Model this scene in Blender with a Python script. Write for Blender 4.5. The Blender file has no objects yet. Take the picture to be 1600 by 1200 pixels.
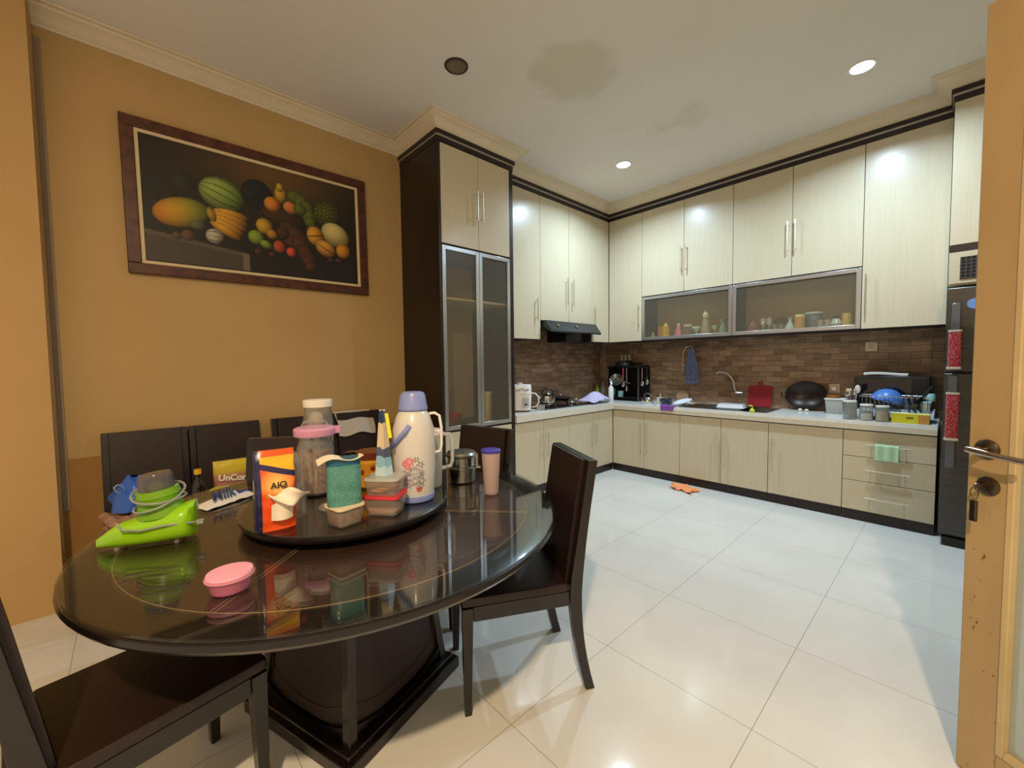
import bpy, bmesh, math, random
import numpy as np
from mathutils import Vector, Matrix, noise
S = bpy.context.scene
COL = S.collection
PI = math.pi
random.seed(7)

# ------------------------------------------------------------------ camera
cam_d = bpy.data.cameras.new('camera'); cam = bpy.data.objects.new('camera', cam_d); COL.objects.link(cam)
cam_d.sensor_fit = 'HORIZONTAL'; cam_d.sensor_width = 36.0; cam_d.lens = 36.0*642.69/1600
cam_d.clip_start = 0.02
yaw, pit, rol = math.radians(-47.188), math.radians(-2.814), math.radians(-0.683)
fw = Vector((math.sin(yaw)*math.cos(pit), math.cos(yaw)*math.cos(pit), math.sin(pit)))
r0 = fw.cross(Vector((0, 0, 1))).normalized(); u0 = r0.cross(fw)
rt = r0*math.cos(rol)+u0*math.sin(rol); up = -r0*math.sin(rol)+u0*math.cos(rol)
M = Matrix.Identity(4)
for i in range(3):
    M[i][0] = rt[i]; M[i][1] = up[i]; M[i][2] = -fw[i]
M[0][3], M[1][3], M[2][3] = 0, 0, 1.308
cam.matrix_world = M
S.camera = cam

# ------------------------------------------------------------------ world, lights, exposure
W = bpy.data.worlds.new('world'); S.world = W; W.use_nodes = True
W.node_tree.nodes['Background'].inputs[0].default_value = (1.0, 0.79, 0.52, 1)
W.node_tree.nodes['Background'].inputs[1].default_value = 0.66
S.view_settings.view_transform = 'Standard'; S.view_settings.look = 'None'
S.view_settings.gamma = 1; S.view_settings.use_curve_mapping = False
S.view_settings.exposure = 0.14
ZC = 3.255
COOL = (0.62, 0.83, 1.0)
def area(name, loc, size, power, color, rot=(0, 0, 0), spread=180):
    l = bpy.data.lights.new(name, 'AREA'); l.shape = 'DISK'; l.size = size; l.energy = power; l.color = color; l.spread = math.radians(spread)
    o = bpy.data.objects.new(name, l); o.location = loc; o.rotation_euler = rot; COL.objects.link(o); return o
area('downlight_lamp', (-2.28, 3.644, ZC-0.035), 0.11, 33, COOL, spread=152)
area('downlight_lamp', (-0.48, 3.654, ZC-0.035), 0.11, 33, COOL, spread=152)
area('room_lamp', (0.55, -0.75, ZC-0.035), 0.12, 112, (1.0, 0.73, 0.45))

# ------------------------------------------------------------------ measurements (metres)
XW, YW = -3.439, 4.891          # painting wall, sink wall
XD, YD = -2.829, 4.291          # base cabinet fronts
XU, YU = -3.032, 4.508          # wall cabinet fronts
ZT0, ZT1 = 3.078, 3.162         # pelmet
T0, T1 = 1.845, 2.655           # tall cabinet along the painting wall
TABLE = (-1.617, 0.628)

# ------------------------------------------------------------------ materials
def srgb(r, g, b):
    f = lambda c: (c/255/12.92) if c/255 <= 0.04045 else ((c/255+0.055)/1.055)**2.4
    return (f(r), f(g), f(b), 1)
MATS = {}
def mat(name, col, rough=0.5, metal=0.0, coat=0.0, trans=0.0, alpha=1.0, ior=1.45, emit=None, estr=0, sheen=0, spec=0.5):
    if name in MATS: return MATS[name]
    m = bpy.data.materials.new(name); m.use_nodes = True
    b = m.node_tree.nodes['Principled BSDF']
    b.inputs['Base Color'].default_value = col; b.inputs['Roughness'].default_value = rough
    b.inputs['Metallic'].default_value = metal; b.inputs['Coat Weight'].default_value = coat
    b.inputs['Coat Roughness'].default_value = 0.08
    b.inputs['Transmission Weight'].default_value = trans; b.inputs['Alpha'].default_value = alpha
    b.inputs['IOR'].default_value = ior; b.inputs['Specular IOR Level'].default_value = spec
    if sheen: b.inputs['Sheen Weight'].default_value = sheen
    if emit: b.inputs['Emission Color'].default_value = emit; b.inputs['Emission Strength'].default_value = estr
    MATS[name] = m; return m
def N(m, t, **kw):
    n = m.node_tree.nodes.new(t)
    for k, v in kw.items(): setattr(n, k, v)
    return n
def L(m, a, b): m.node_tree.links.new(a, b)
def B(m): return m.node_tree.nodes['Principled BSDF']
def coords(m, scale=(1, 1, 1), loc=(0, 0, 0), rot=(0, 0, 0)):
    tc = N(m, 'ShaderNodeTexCoord'); mp = N(m, 'ShaderNodeMapping')
    mp.inputs['Scale'].default_value = scale; mp.inputs['Location'].default_value = loc; mp.inputs['Rotation'].default_value = rot
    L(m, tc.outputs['Object'], mp.inputs['Vector']); return mp.outputs['Vector']
def ramp(m, fac, stops):
    r = N(m, 'ShaderNodeValToRGB'); e = r.color_ramp.elements
    while len(e) < len(stops): e.new(0.5)
    for i, (p, c) in enumerate(stops): e[i].position = p; e[i].color = c
    L(m, fac, r.inputs[0]); return r.outputs[0]
def noisy(name, c1, c2, scale=(5, 5, 5), ns=1.0, detail=4, bump=0.0, bscale=60, rough=0.5, **kw):
    if name in MATS: return MATS[name]
    m = mat(name, c1, rough, **kw)
    v = coords(m, scale); n = N(m, 'ShaderNodeTexNoise'); n.inputs['Scale'].default_value = ns; n.inputs['Detail'].default_value = detail
    L(m, v, n.inputs['Vector'])
    L(m, ramp(m, n.outputs[0], [(0.3, c1), (0.7, c2)]), B(m).inputs['Base Color'])
    if bump:
        v2 = coords(m); n2 = N(m, 'ShaderNodeTexNoise'); n2.inputs['Scale'].default_value = bscale; n2.inputs['Detail'].default_value = 3
        L(m, v2, n2.inputs['Vector']); bp = N(m, 'ShaderNodeBump'); bp.inputs['Strength'].default_value = bump; bp.inputs['Distance'].default_value = 0.002
        L(m, n2.outputs[0], bp.inputs['Height']); L(m, bp.outputs[0], B(m).inputs['Normal'])
    return m

cream = noisy('cream_laminate', srgb(203, 192, 165), srgb(198, 186, 159), (60, 60, 2.2), 1.6, 3, rough=0.32)
B(cream).inputs['Coat Weight'].default_value = 0.25; B(cream).inputs['Coat Roughness'].default_value = 0.22
cream_h = noisy('cream_laminate_grain_along', srgb(202, 189, 160), srgb(196, 182, 153), (2.2, 60, 60), 1.6, 3, rough=0.32)
dark = noisy('dark_wood_laminate', srgb(42, 28, 24), srgb(30, 19, 17), (40, 40, 2), 1.5, 3, rough=0.38)
carc = mat('dark_carcass', srgb(52, 40, 34), 0.6)
inner = mat('cabinet_interior', srgb(196, 180, 146), 0.6)
lightstrip = mat('pale_metal_strip', srgb(176, 166, 158), 0.3, metal=0.6)
alu = noisy('brushed_aluminium', srgb(196, 196, 196), srgb(178, 178, 180), (3, 3, 80), 2, 3, rough=0.3, metal=0.85)
steel = mat('polished_steel', srgb(200, 198, 192), 0.16, metal=1.0)
steel_d = mat('dull_steel', srgb(150, 146, 138), 0.33, metal=1.0)
nickel = mat('nickel_handle', srgb(226, 220, 208), 0.34, metal=1.0)
brass = noisy('aged_bronze', srgb(96, 82, 68), srgb(70, 58, 46), (30, 30, 30), 2, rough=0.3, metal=0.9)
lwood = noisy('espresso_wood', srgb(27, 18, 16), srgb(19, 13, 12), (8, 8, 50), 1.5, 3, rough=0.3, coat=0.3)
leather = noisy('dark_brown_leather', srgb(40, 23, 20), srgb(33, 19, 16), (6, 6, 6), 2, 3, bump=0.25, bscale=260, rough=0.42)
topleather = noisy('tabletop_brown_leather', srgb(72, 45, 36), srgb(62, 38, 30), (6, 6, 6), 2, 3, rough=0.6)
thread = mat('tan_thread', srgb(176, 150, 116), 0.7)
thread_d = mat('brown_thread', srgb(96, 64, 50), 0.7)
white = mat('white_plastic', srgb(235, 233, 228), 0.35)
blackp = mat('black_plastic', srgb(22, 22, 22), 0.35)
black_gl = mat('black_gloss', srgb(12, 12, 13), 0.08, coat=0.4)
ochre = noisy('ochre_wall_paint', srgb(192, 156, 104), srgb(184, 148, 96), (1.4, 1.4, 1.4), 1.2, 4, bump=0.10, bscale=90, rough=0.75)
cornm = noisy('cream_plaster', srgb(226, 210, 184), srgb(218, 202, 174), (3, 3, 3), 1.5, rough=0.7)

def glass_mat(name, tint=(1, 1, 1, 1), ior=1.5, gl=1.0, haze=0.0, hcol=(0.8, 0.8, 0.8, 1), rough=0.0):
    """thin clear sheet: fresnel mix of transparent and glossy, optional milky haze"""
    if name in MATS: return MATS[name]
    m = bpy.data.materials.new(name); m.use_nodes = True; nt = m.node_tree; nt.nodes.clear()
    o = N(m, 'ShaderNodeOutputMaterial'); tr = N(m, 'ShaderNodeBsdfTransparent'); tr.inputs[0].default_value = tint
    gg = N(m, 'ShaderNodeBsdfGlossy'); gg.inputs['Roughness'].default_value = rough
    fr = N(m, 'ShaderNodeFresnel'); fr.inputs['IOR'].default_value = ior
    mul = N(m, 'ShaderNodeMath', operation='MULTIPLY'); mul.inputs[1].default_value = gl; mul.use_clamp = True
    ge = N(m, 'ShaderNodeNewGeometry'); io = N(m, 'ShaderNodeMapRange'); io.inputs['To Min'].default_value = ior; io.inputs['To Max'].default_value = 1/ior
    L(m, ge.outputs['Backfacing'], io.inputs['Value']); L(m, io.outputs[0], fr.inputs['IOR'])
    L(m, fr.outputs[0], mul.inputs[0])
    base = tr.outputs[0]
    if haze:
        df = N(m, 'ShaderNodeBsdfDiffuse'); df.inputs[0].default_value = hcol
        tl = N(m, 'ShaderNodeBsdfTranslucent'); tl.inputs[0].default_value = hcol
        a = N(m, 'ShaderNodeMixShader'); a.inputs[0].default_value = 0.45; L(m, df.outputs[0], a.inputs[1]); L(m, tl.outputs[0], a.inputs[2])
        b = N(m, 'ShaderNodeMixShader'); b.inputs[0].default_value = haze; L(m, tr.outputs[0], b.inputs[1]); L(m, a.outputs[0], b.inputs[2]); base = b.outputs[0]
    mx = N(m, 'ShaderNodeMixShader'); L(m, mul.outputs[0], mx.inputs[0]); L(m, base, mx.inputs[1]); L(m, gg.outputs[0], mx.inputs[2])
    L(m, mx.outputs[0], o.inputs[0]); MATS[name] = m; return m
sheet = glass_mat('table_glass', (0.92, 0.95, 0.94, 1), 1.5, 1.05)
clear = glass_mat('clear_plastic', (0.86, 0.85, 0.83, 1), 1.45, 1.3, 0.26, (0.85, 0.80, 0.76, 1), 0.05)
jarglass = glass_mat('jar_glass', (0.88, 0.89, 0.88, 1), 1.5, 2.0, 0.10, (1.0, 1.0, 1.0, 1), 0.02)
frost = glass_mat('frosted_glass', (0.93, 0.91, 0.84, 1), 1.5, 0.55, 0.12, (0.55, 0.50, 0.40, 1), 0.3)
milky = glass_mat('milky_plastic', (0.92, 0.92, 0.90, 1), 1.4, 1.0, 0.72, (0.80, 0.82, 0.78, 1), 0.15)
pinkmilk = glass_mat('pink_milky_plastic', (0.95, 0.90, 0.88, 1), 1.4, 0.8, 0.78, (0.86, 0.70, 0.66, 1), 0.2)

# ------------------------------------------------------------------ mesh builder
class MB:
    def __init__(s): s.bm = bmesh.new()
    def box(s, x0, x1, y0, y1, z0, z1, mtx=None):
        m = Matrix.Translation(((x0+x1)/2, (y0+y1)/2, (z0+z1)/2)) @ Matrix.Diagonal((abs(x1-x0), abs(y1-y0), abs(z1-z0), 1))
        if mtx is not None: m = mtx @ m
        bmesh.ops.create_cube(s.bm, size=1, matrix=m); return s
    def lathe(s, prof, c=(0, 0, 0), seg=28, mtx=None, sx=1, sy=1, shape=None):
        bm = s.bm; rings = []
        T = (mtx if mtx is not None else Matrix.Identity(4))
        for (r, z) in prof:
            if r < 1e-6: rings.append([bm.verts.new(T @ Vector((c[0], c[1], c[2]+z)))]); continue
            ring = []
            for k in range(seg):
                a = 2*PI*k/seg; q = shape(a) if shape else 1
                ring.append(bm.verts.new(T @ Vector((c[0]+r*q*math.cos(a)*sx, c[1]+r*q*math.sin(a)*sy, c[2]+z))))
            rings.append(ring)
        for i in range(len(rings)-1):
            A, Bq = rings[i], rings[i+1]
            for k in range(seg):
                k2 = (k+1) % seg
                if len(A) == 1 and len(Bq) > 1: bm.faces.new((A[0], Bq[k2], Bq[k]))
                elif len(Bq) == 1 and len(A) > 1: bm.faces.new((A[k], A[k2], Bq[0]))
                elif len(A) > 1: bm.faces.new((A[k], A[k2], Bq[k2], Bq[k]))
        return s
    def cyl(s, c, r, h, seg=24, r2=None, mtx=None):
        r2 = r if r2 is None else r2
        return s.lathe([(0, 0), (r, 0), (r2, h), (0, h)], c, seg, mtx)
    def tube(s, pts, r, seg=10, closed=False, rr=None):
        bm = s.bm; P = [Vector(p) for p in pts]; n = len(P); rings = []; prev = None
        for i in range(n):
            if closed: t = (P[(i+1) % n]-P[i-1]).normalized()
            else: t = ((P[i+1]-P[i]) if i == 0 else (P[i]-P[i-1]) if i == n-1 else (P[i+1]-P[i-1])).normalized()
            if prev is None: a = t.orthogonal().normalized()
            else:
                a = prev-t*prev.dot(t)
                a = a.normalized() if a.length > 1e-6 else t.orthogonal().normalized()
            prev = a; b = t.cross(a); q = rr[i] if rr else r
            rings.append([bm.verts.new(P[i]+(a*math.cos(2*PI*k/seg)+b*math.sin(2*PI*k/seg))*q) for k in range(seg)])
        for i in range(n if closed else n-1):
            A, Q = rings[i], rings[(i+1) % n]
            for k in range(seg): bm.faces.new((A[k], A[(k+1) % seg], Q[(k+1) % seg], Q[k]))
        if not closed: bm.faces.new(rings[0][::-1]); bm.faces.new(rings[-1])
        return s
    def prism(s, poly, axis, a0, a1, mtx=None):
        """extrude 2D polygon; axis x: poly=(y,z); y: poly=(x,z); z: poly=(x,y)"""
        T = mtx if mtx is not None else Matrix.Identity(4)
        def v(p, a):
            return T @ Vector({'x': (a, p[0], p[1]), 'y': (p[0], a, p[1]), 'z': (p[0], p[1], a)}[axis])
        A = [s.bm.verts.new(v(p, a0)) for p in poly]; Q = [s.bm.verts.new(v(p, a1)) for p in poly]; n = len(poly)
        s.bm.faces.new(A[::-1]); s.bm.faces.new(Q)
        for i in range(n): s.bm.faces.new((A[i], A[(i+1) % n], Q[(i+1) % n], Q[i]))
        return s
    def ball(s, c, rx, ry=None, rz=None, mtx=None, u=16, v=10):
        ry = rx if ry is None else ry; rz = rx if rz is None else rz
        m = Matrix.Translation(c) @ Matrix.Diagonal((rx, ry, rz, 1))
        if mtx is not None: m = mtx @ m
        bmesh.ops.create_uvsphere(s.bm, u_segments=u, v_segments=v, radius=1, matrix=m); return s
    def rbox(s, x0, x1, y0, y1, z0, z1, r, taper=1.0, seg=4, mtx=None):
        """box with rounded vertical corners; taper scales the bottom"""
        cx, cy = (x0+x1)/2, (y0+y1)/2; hx, hy = (x1-x0)/2, (y1-y0)/2; T = mtx if mtx is not None else Matrix.Identity(4)
        pl = []
        for q, (sx, sy) in enumerate(((1, 1), (-1, 1), (-1, -1), (1, -1))):
            for k in range(seg+1):
                a = q*PI/2+k/seg*PI/2; pl.append((sx*(hx-r)+r*math.cos(a), sy*(hy-r)+r*math.sin(a)))
        lay = [(taper*0.97, z0), (taper, z0+min(0.004, (z1-z0)*.2)), (1, z1-min(0.004, (z1-z0)*.2)), (0.985, z1)]
        rings = [[s.bm.verts.new(T @ Vector((cx+p[0]*f, cy+p[1]*f, z))) for p in pl] for f, z in lay]
        n = len(pl)
        for A, Q in zip(rings, rings[1:]):
            for k in range(n): s.bm.faces.new((A[k], A[(k+1) % n], Q[(k+1) % n], Q[k]))
        s.bm.faces.new(rings[0][::-1]); s.bm.faces.new(rings[-1]); return s
    def grid(s, fn, nu, nv, thick=0.0):
        V = [[s.bm.verts.new(fn(i/nu, j/nv)) for j in range(nv+1)] for i in range(nu+1)]
        F = [s.bm.faces.new((V[i][j], V[i+1][j], V[i+1][j+1], V[i][j+1])) for i in range(nu) for j in range(nv)]
        if thick:
            for f in F: f.normal_update()
            nr = {}
            for row in V:
                for v in row:
                    n = Vector()
                    for f in v.link_faces: n += f.normal
                    nr[v] = n.normalized() if n.length > 1e-9 else Vector((0, 0, 1))
            Wv = [[s.bm.verts.new(v.co-nr[v]*thick) for v in row] for row in V]
            for i in range(nu):
                for j in range(nv): s.bm.faces.new((Wv[i][j], Wv[i][j+1], Wv[i+1][j+1], Wv[i+1][j]))
            for i in range(nu):
                s.bm.faces.new((V[i][0], Wv[i][0], Wv[i+1][0], V[i+1][0])); s.bm.faces.new((V[i][nv], V[i+1][nv], Wv[i+1][nv], Wv[i][nv]))
            for j in range(nv):
                s.bm.faces.new((V[0][j], V[0][j+1], Wv[0][j+1], Wv[0][j])); s.bm.faces.new((V[nu][j], Wv[nu][j], Wv[nu][j+1], V[nu][j+1]))
        return s
    def sweep(s, path, prof, closed=False):
        """path: 2D points, prof: (offset to the right of travel, z); mitred"""
        P = [Vector(p) for p in path]; rings = []
        for i in range(len(P)):
            d0 = (P[i]-P[i-1]).normalized() if i > 0 else None; d1 = (P[i+1]-P[i]).normalized() if i < len(P)-1 else None
            n0 = Vector((d0.y, -d0.x)) if d0 else None; n1 = Vector((d1.y, -d1.x)) if d1 else None
            if n0 is None: nn = n1
            elif n1 is None: nn = n0
            else: nn = (n0+n1)/(1+n0.dot(n1))
            rings.append([s.bm.verts.new((P[i].x+nn.x*o, P[i].y+nn.y*o, z)) for o, z in prof])
        for A, Q in zip(rings, rings[1:]):
            for k in range(len(prof)-1): s.bm.faces.new((A[k], A[k+1], Q[k+1], Q[k]))
        s.bm.faces.new(rings[0]); s.bm.faces.new(rings[-1][::-1]); return s
    def build(s, name, material, parent=None, inv=None, smooth=None, bevel=0, sub=0):
        bm = s.bm
        if inv is not None: bmesh.ops.transform(bm, matrix=inv, verts=bm.verts)
        bmesh.ops.recalc_face_normals(bm, faces=bm.faces)
        me = bpy.data.meshes.new(name); bm.to_mesh(me); bm.free()
        for m in (material if isinstance(material, list) else [material]): me.materials.append(m)
        o = bpy.data.objects.new(name, me); COL.objects.link(o)
        if parent is not None: o.parent = parent
        if bevel:
            b = o.modifiers.new('bevel', 'BEVEL'); b.width = bevel; b.segments = 2; b.limit_method = 'ANGLE'; b.angle_limit = 0.7
        if sub:
            b = o.modifiers.new('sub', 'SUBSURF'); b.levels = sub; b.render_levels = sub
        if smooth is None: smooth = True
        if smooth:
            me.shade_smooth()
            if not sub:
                es = me.attributes.get('sharp_edge') or me.attributes.new('sharp_edge', 'BOOLEAN', 'EDGE')
                bm2 = bmesh.new(); bm2.from_mesh(me); bm2.edges.ensure_lookup_table()
                for e in bm2.edges:
                    if len(e.link_faces) == 2 and e.calc_face_angle(0) > 0.6: es.data[e.index].value = True
                bm2.free()
        return o

def props(o, label, cat, group=None, kind=None):
    if label: o['label'] = label
    if cat: o['category'] = cat
    if group: o['group'] = group
    if kind: o['kind'] = kind
    return o
class Thing:
    def __init__(s, name, label, cat, loc=(0, 0, 0), rot=0, group=None, world=False):
        s.o = bpy.data.objects.new(name, None); s.o.empty_display_size = 0.05; COL.objects.link(s.o)
        s.o.location = loc; s.o.rotation_euler = (0, 0, rot); props(s.o, label, cat, group)
        s.inv = (Matrix.Translation(loc) @ Matrix.Rotation(rot, 4, 'Z')).inverted() if world else None
    def part(s, name, mb, m, parent=None, label=None, **kw):
        o = mb.build(name, m, parent or s.o, s.inv, **kw)
        if label: o['label'] = label
        return o
def single(name, label, cat, mb, m, loc=(0, 0, 0), rot=0, group=None, **kw):
    o = mb.build(name, m, None, None, **kw); o.location = loc; o.rotation_euler = (0, 0, rot); return props(o, label, cat, group)
def struct(name, mb, m, **kw):
    o = mb.build(name, m, None, None, **kw); o['kind'] = 'structure'; return o
def dup(root, loc, rot, label=None, group=None):
    r = root.copy(); COL.objects.link(r); r.location = loc; r.rotation_euler = (0, 0, rot)
    if label: r['label'] = label
    if group: r['group'] = group
    for ch in list(root.children):
        c = ch.copy(); COL.objects.link(c); c.parent = r
        for g in list(ch.children):
            d = g.copy(); COL.objects.link(d); d.parent = c
    return r
def text(name, body, size, m, parent, loc, rot, extr=0.0004, bold=0.0, shear=0.0):
    c = bpy.data.curves.new(name, 'FONT'); c.body = body; c.size = size; c.extrude = extr; c.align_x = 'CENTER'; c.align_y = 'CENTER'
    c.offset = bold; c.shear = shear
    t = bpy.data.objects.new(name, c); COL.objects.link(t); dg = bpy.context.evaluated_depsgraph_get()
    me = bpy.data.meshes.new_from_object(t.evaluated_get(dg)); bpy.data.objects.remove(t)
    me.materials.clear(); me.materials.append(m)
    o = bpy.data.objects.new(name, me); COL.objects.link(o); o.parent = parent; o.location = loc; o.rotation_euler = rot; return o

# ------------------------------------------------------------------ setting
fl = mat('floor_tile', srgb(212, 211, 205), 0.09, spec=0.6)
vt = coords(fl); sep = N(fl, 'ShaderNodeSeparateXYZ'); L(fl, vt, sep.inputs[0])
def grout(ax, off):
    a = N(fl, 'ShaderNodeMath', operation='ADD'); a.inputs[1].default_value = 60.4-off; L(fl, sep.outputs[ax], a.inputs[0])
    d = N(fl, 'ShaderNodeMath', operation='DIVIDE'); d.inputs[1].default_value = 0.604; L(fl, a.outputs[0], d.inputs[0])
    f = N(fl, 'ShaderNodeMath', operation='FRACT'); L(fl, d.outputs[0], f.inputs[0])
    p = N(fl, 'ShaderNodeMath', operation='PINGPONG'); p.inputs[1].default_value = 0.5; L(fl, f.outputs[0], p.inputs[0])
    l = N(fl, 'ShaderNodeMath', operation='LESS_THAN'); l.inputs[1].default_value = 0.0017; L(fl, p.outputs[0], l.inputs[0]); return l.outputs[0]
gx, gy = grout(0, -0.458), grout(1, 0.96)
gm = N(fl, 'ShaderNodeMath', operation='MAXIMUM'); L(fl, gx, gm.inputs[0]); L(fl, gy, gm.inputs[1])
nz = N(fl, 'ShaderNodeTexNoise'); nz.inputs['Scale'].default_value = 2.2; nz.inputs['Detail'].default_value = 5; L(fl, vt, nz.inputs['Vector'])
fc = ramp(fl, nz.outputs[0], [(0.35, srgb(212, 211, 205)), (0.65, srgb(219, 218, 212))])
mx = N(fl, 'ShaderNodeMix', data_type='RGBA'); L(fl, gm.outputs[0], mx.inputs[0]); L(fl, fc, mx.inputs[6]); mx.inputs[7].default_value = srgb(140, 134, 122)
L(fl, mx.outputs[2], B(fl).inputs['Base Color'])
struct('floor', MB().box(-3.6, 2.2, -2.2, 5.05, -0.1, 0), fl, smooth=False)

cl = noisy('ceiling_paint', srgb(230, 225, 216), srgb(224, 219, 210), (0.8, 0.8, 0.8), 1.5, rough=0.9)
cb = B(cl).inputs['Base Color'].links[0].from_socket
vc = coords(cl)
nd = N(cl, 'ShaderNodeTexNoise'); nd.inputs['Scale'].default_value = 5.0; nd.inputs['Detail'].default_value = 5; L(cl, vc, nd.inputs['Vector'])
cur = cb
for (sx, sy, ra, dk) in ((-1.80, 2.27, 0.30, srgb(214, 208, 191)), (-1.50, 3.36, 0.17, srgb(219, 214, 202)), (-1.72, 3.33, 0.13, srgb(217, 212, 199))):
    v = N(cl, 'ShaderNodeVectorMath', operation='DISTANCE'); L(cl, vc, v.inputs[0]); v.inputs[1].default_value = (sx, sy, 3.255)
    a = N(cl, 'ShaderNodeMath', operation='MULTIPLY_ADD'); a.inputs[1].default_value = 0.30; L(cl, nd.outputs[0], a.inputs[0]); L(cl, v.outputs['Value'], a.inputs[2])
    rr_ = N(cl, 'ShaderNodeMapRange'); rr_.inputs['From Min'].default_value = ra+0.17; rr_.inputs['From Max'].default_value = ra+0.08; L(cl, a.outputs[0], rr_.inputs['Value'])
    q = N(cl, 'ShaderNodeMix', data_type='RGBA'); L(cl, rr_.outputs[0], q.inputs[0]); L(cl, cur, q.inputs[6]); q.inputs[7].default_value = dk; cur = q.outputs[2]
L(cl, cur, B(cl).inputs['Base Color'])
cm = MB().box(-3.6, 2.2, -2.2, 5.05, ZC, ZC+0.1)
struct('ceiling', cm, cl, smooth=False)

# painting wall with darker dado below 0.79 m
wl = noisy('ochre_wall_with_dado', srgb(192, 160, 108), srgb(185, 153, 101), (1.4, 1.4, 1.4), 1.2, 4, bump=0.10, bscale=90, rough=0.72)
cb = B(wl).inputs['Base Color'].links[0].from_socket; vv = coords(wl); sp = N(wl, 'ShaderNodeSeparateXYZ'); L(wl, vv, sp.inputs[0])
lt = N(wl, 'ShaderNodeMath', operation='LESS_THAN'); lt.inputs[1].default_value = 0.792; L(wl, sp.outputs[2], lt.inputs[0])
q = N(wl, 'ShaderNodeMix', data_type='RGBA'); L(wl, lt.outputs[0], q.inputs[0]); L(wl, cb, q.inputs[6]); q.inputs[7].default_value = srgb(160, 118, 62); L(wl, q.outputs[2], B(wl).inputs['Base Color'])
struct('wall_left', MB().box(XW-0.15, XW, -2.2, YW+0.15, 0, ZC), wl, smooth=False)
struct('wall_near_left', MB().box(XW, -3.244, -2.2, -0.313, 0, ZC), ochre, smooth=False)
# tiled splashback
tl = mat('splashback_tile', srgb(110, 90, 74), 0.35)
def brickify(m, vec):
    br = N(m, 'ShaderNodeTexBrick'); br.offset = 0.5; br.offset_frequency = 2
    br.inputs['Color1'].default_value = srgb(164, 138, 114); br.inputs['Color2'].default_value = srgb(122, 98, 79); br.inputs['Mortar'].default_value = srgb(70, 52, 40)
    br.inputs['Scale'].default_value = 1.0; br.inputs['Mortar Size'].default_value = 0.0012; br.inputs['Brick Width'].default_value = 0.135; br.inputs['Row Height'].default_value = 0.057
    br.inputs['Bias'].default_value = -0.1
    L(m, vec, br.inputs['Vector'])
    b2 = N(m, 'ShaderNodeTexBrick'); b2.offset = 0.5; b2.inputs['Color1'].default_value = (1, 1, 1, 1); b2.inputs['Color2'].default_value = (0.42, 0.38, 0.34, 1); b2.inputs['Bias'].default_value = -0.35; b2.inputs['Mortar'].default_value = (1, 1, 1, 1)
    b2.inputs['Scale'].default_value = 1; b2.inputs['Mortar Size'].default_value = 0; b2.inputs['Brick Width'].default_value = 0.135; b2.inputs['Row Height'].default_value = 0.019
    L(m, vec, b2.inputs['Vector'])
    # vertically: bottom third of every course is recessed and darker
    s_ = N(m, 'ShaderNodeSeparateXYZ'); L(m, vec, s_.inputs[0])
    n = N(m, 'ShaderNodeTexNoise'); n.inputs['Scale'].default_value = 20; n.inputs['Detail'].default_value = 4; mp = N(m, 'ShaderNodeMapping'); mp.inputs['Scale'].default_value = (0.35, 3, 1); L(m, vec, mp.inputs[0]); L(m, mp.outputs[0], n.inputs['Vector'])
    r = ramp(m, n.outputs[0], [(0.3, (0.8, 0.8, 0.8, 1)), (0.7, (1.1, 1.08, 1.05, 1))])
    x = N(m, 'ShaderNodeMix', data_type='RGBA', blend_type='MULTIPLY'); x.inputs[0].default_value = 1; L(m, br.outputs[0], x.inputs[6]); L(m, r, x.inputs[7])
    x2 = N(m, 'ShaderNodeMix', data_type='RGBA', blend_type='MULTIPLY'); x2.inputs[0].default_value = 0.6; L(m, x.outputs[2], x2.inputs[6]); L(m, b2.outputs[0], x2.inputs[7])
    L(m, x2.outputs[2], B(m).inputs['Base Color'])
    bp = N(m, 'ShaderNodeBump'); bp.inputs['Distance'].default_value = 0.004; bp.inputs['Strength'].default_value = 0.6; L(m, br.outputs[0], bp.inputs['Height']); L(m, bp.outputs[0], B(m).inputs['Normal'])
tl2 = mat('splashback_tile_left', srgb(110, 90, 74), 0.35)
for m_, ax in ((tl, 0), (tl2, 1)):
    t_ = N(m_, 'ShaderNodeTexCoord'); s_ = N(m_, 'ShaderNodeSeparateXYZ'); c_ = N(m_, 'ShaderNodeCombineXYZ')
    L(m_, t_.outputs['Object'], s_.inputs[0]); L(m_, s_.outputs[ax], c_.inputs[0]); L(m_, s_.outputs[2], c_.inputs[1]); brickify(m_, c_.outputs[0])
struct('wall_far', MB().box(XW-0.15, 1.0, YW, YW+0.15, 0, ZC), cornm, smooth=False)
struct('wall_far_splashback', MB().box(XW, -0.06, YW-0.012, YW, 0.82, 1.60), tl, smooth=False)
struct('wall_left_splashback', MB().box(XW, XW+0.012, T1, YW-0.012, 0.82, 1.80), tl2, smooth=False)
struct('wall_right', MB().box(0.80, 0.95, 1.36, YW, 0, ZC), ochre, smooth=False)
# conduit strip by the corner of the near left wall
struct('trim_1', MB().box(XW, XW+0.012, -0.312, -0.285, 0.50, ZC-0.15), mat('grey_strip', srgb(150, 132, 112), 0.6), smooth=False)
# plaster cornice, all around the room and the cupboard tops
prof = [(0, ZT1), (0.012, ZT1), (0.016, ZT1+0.012), (0.030, ZT1+0.020), (0.044, ZT1+0.040), (0.070, ZT1+0.066), (0.084, ZT1+0.070), (0.090, ZT1+0.082), (0.112, ZT1+0.084), (0.116, ZC-0.001), (0, ZC-0.001)]
path = [(XW, -0.313), (XW, T0), (XD, T0), (XD, T1), (XU, T1), (XU, YU), (-0.055, YU), (-0.055, 4.26), (0.80, 4.26)]
struct('trim_2', MB().sweep(path, prof), cornm)
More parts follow.
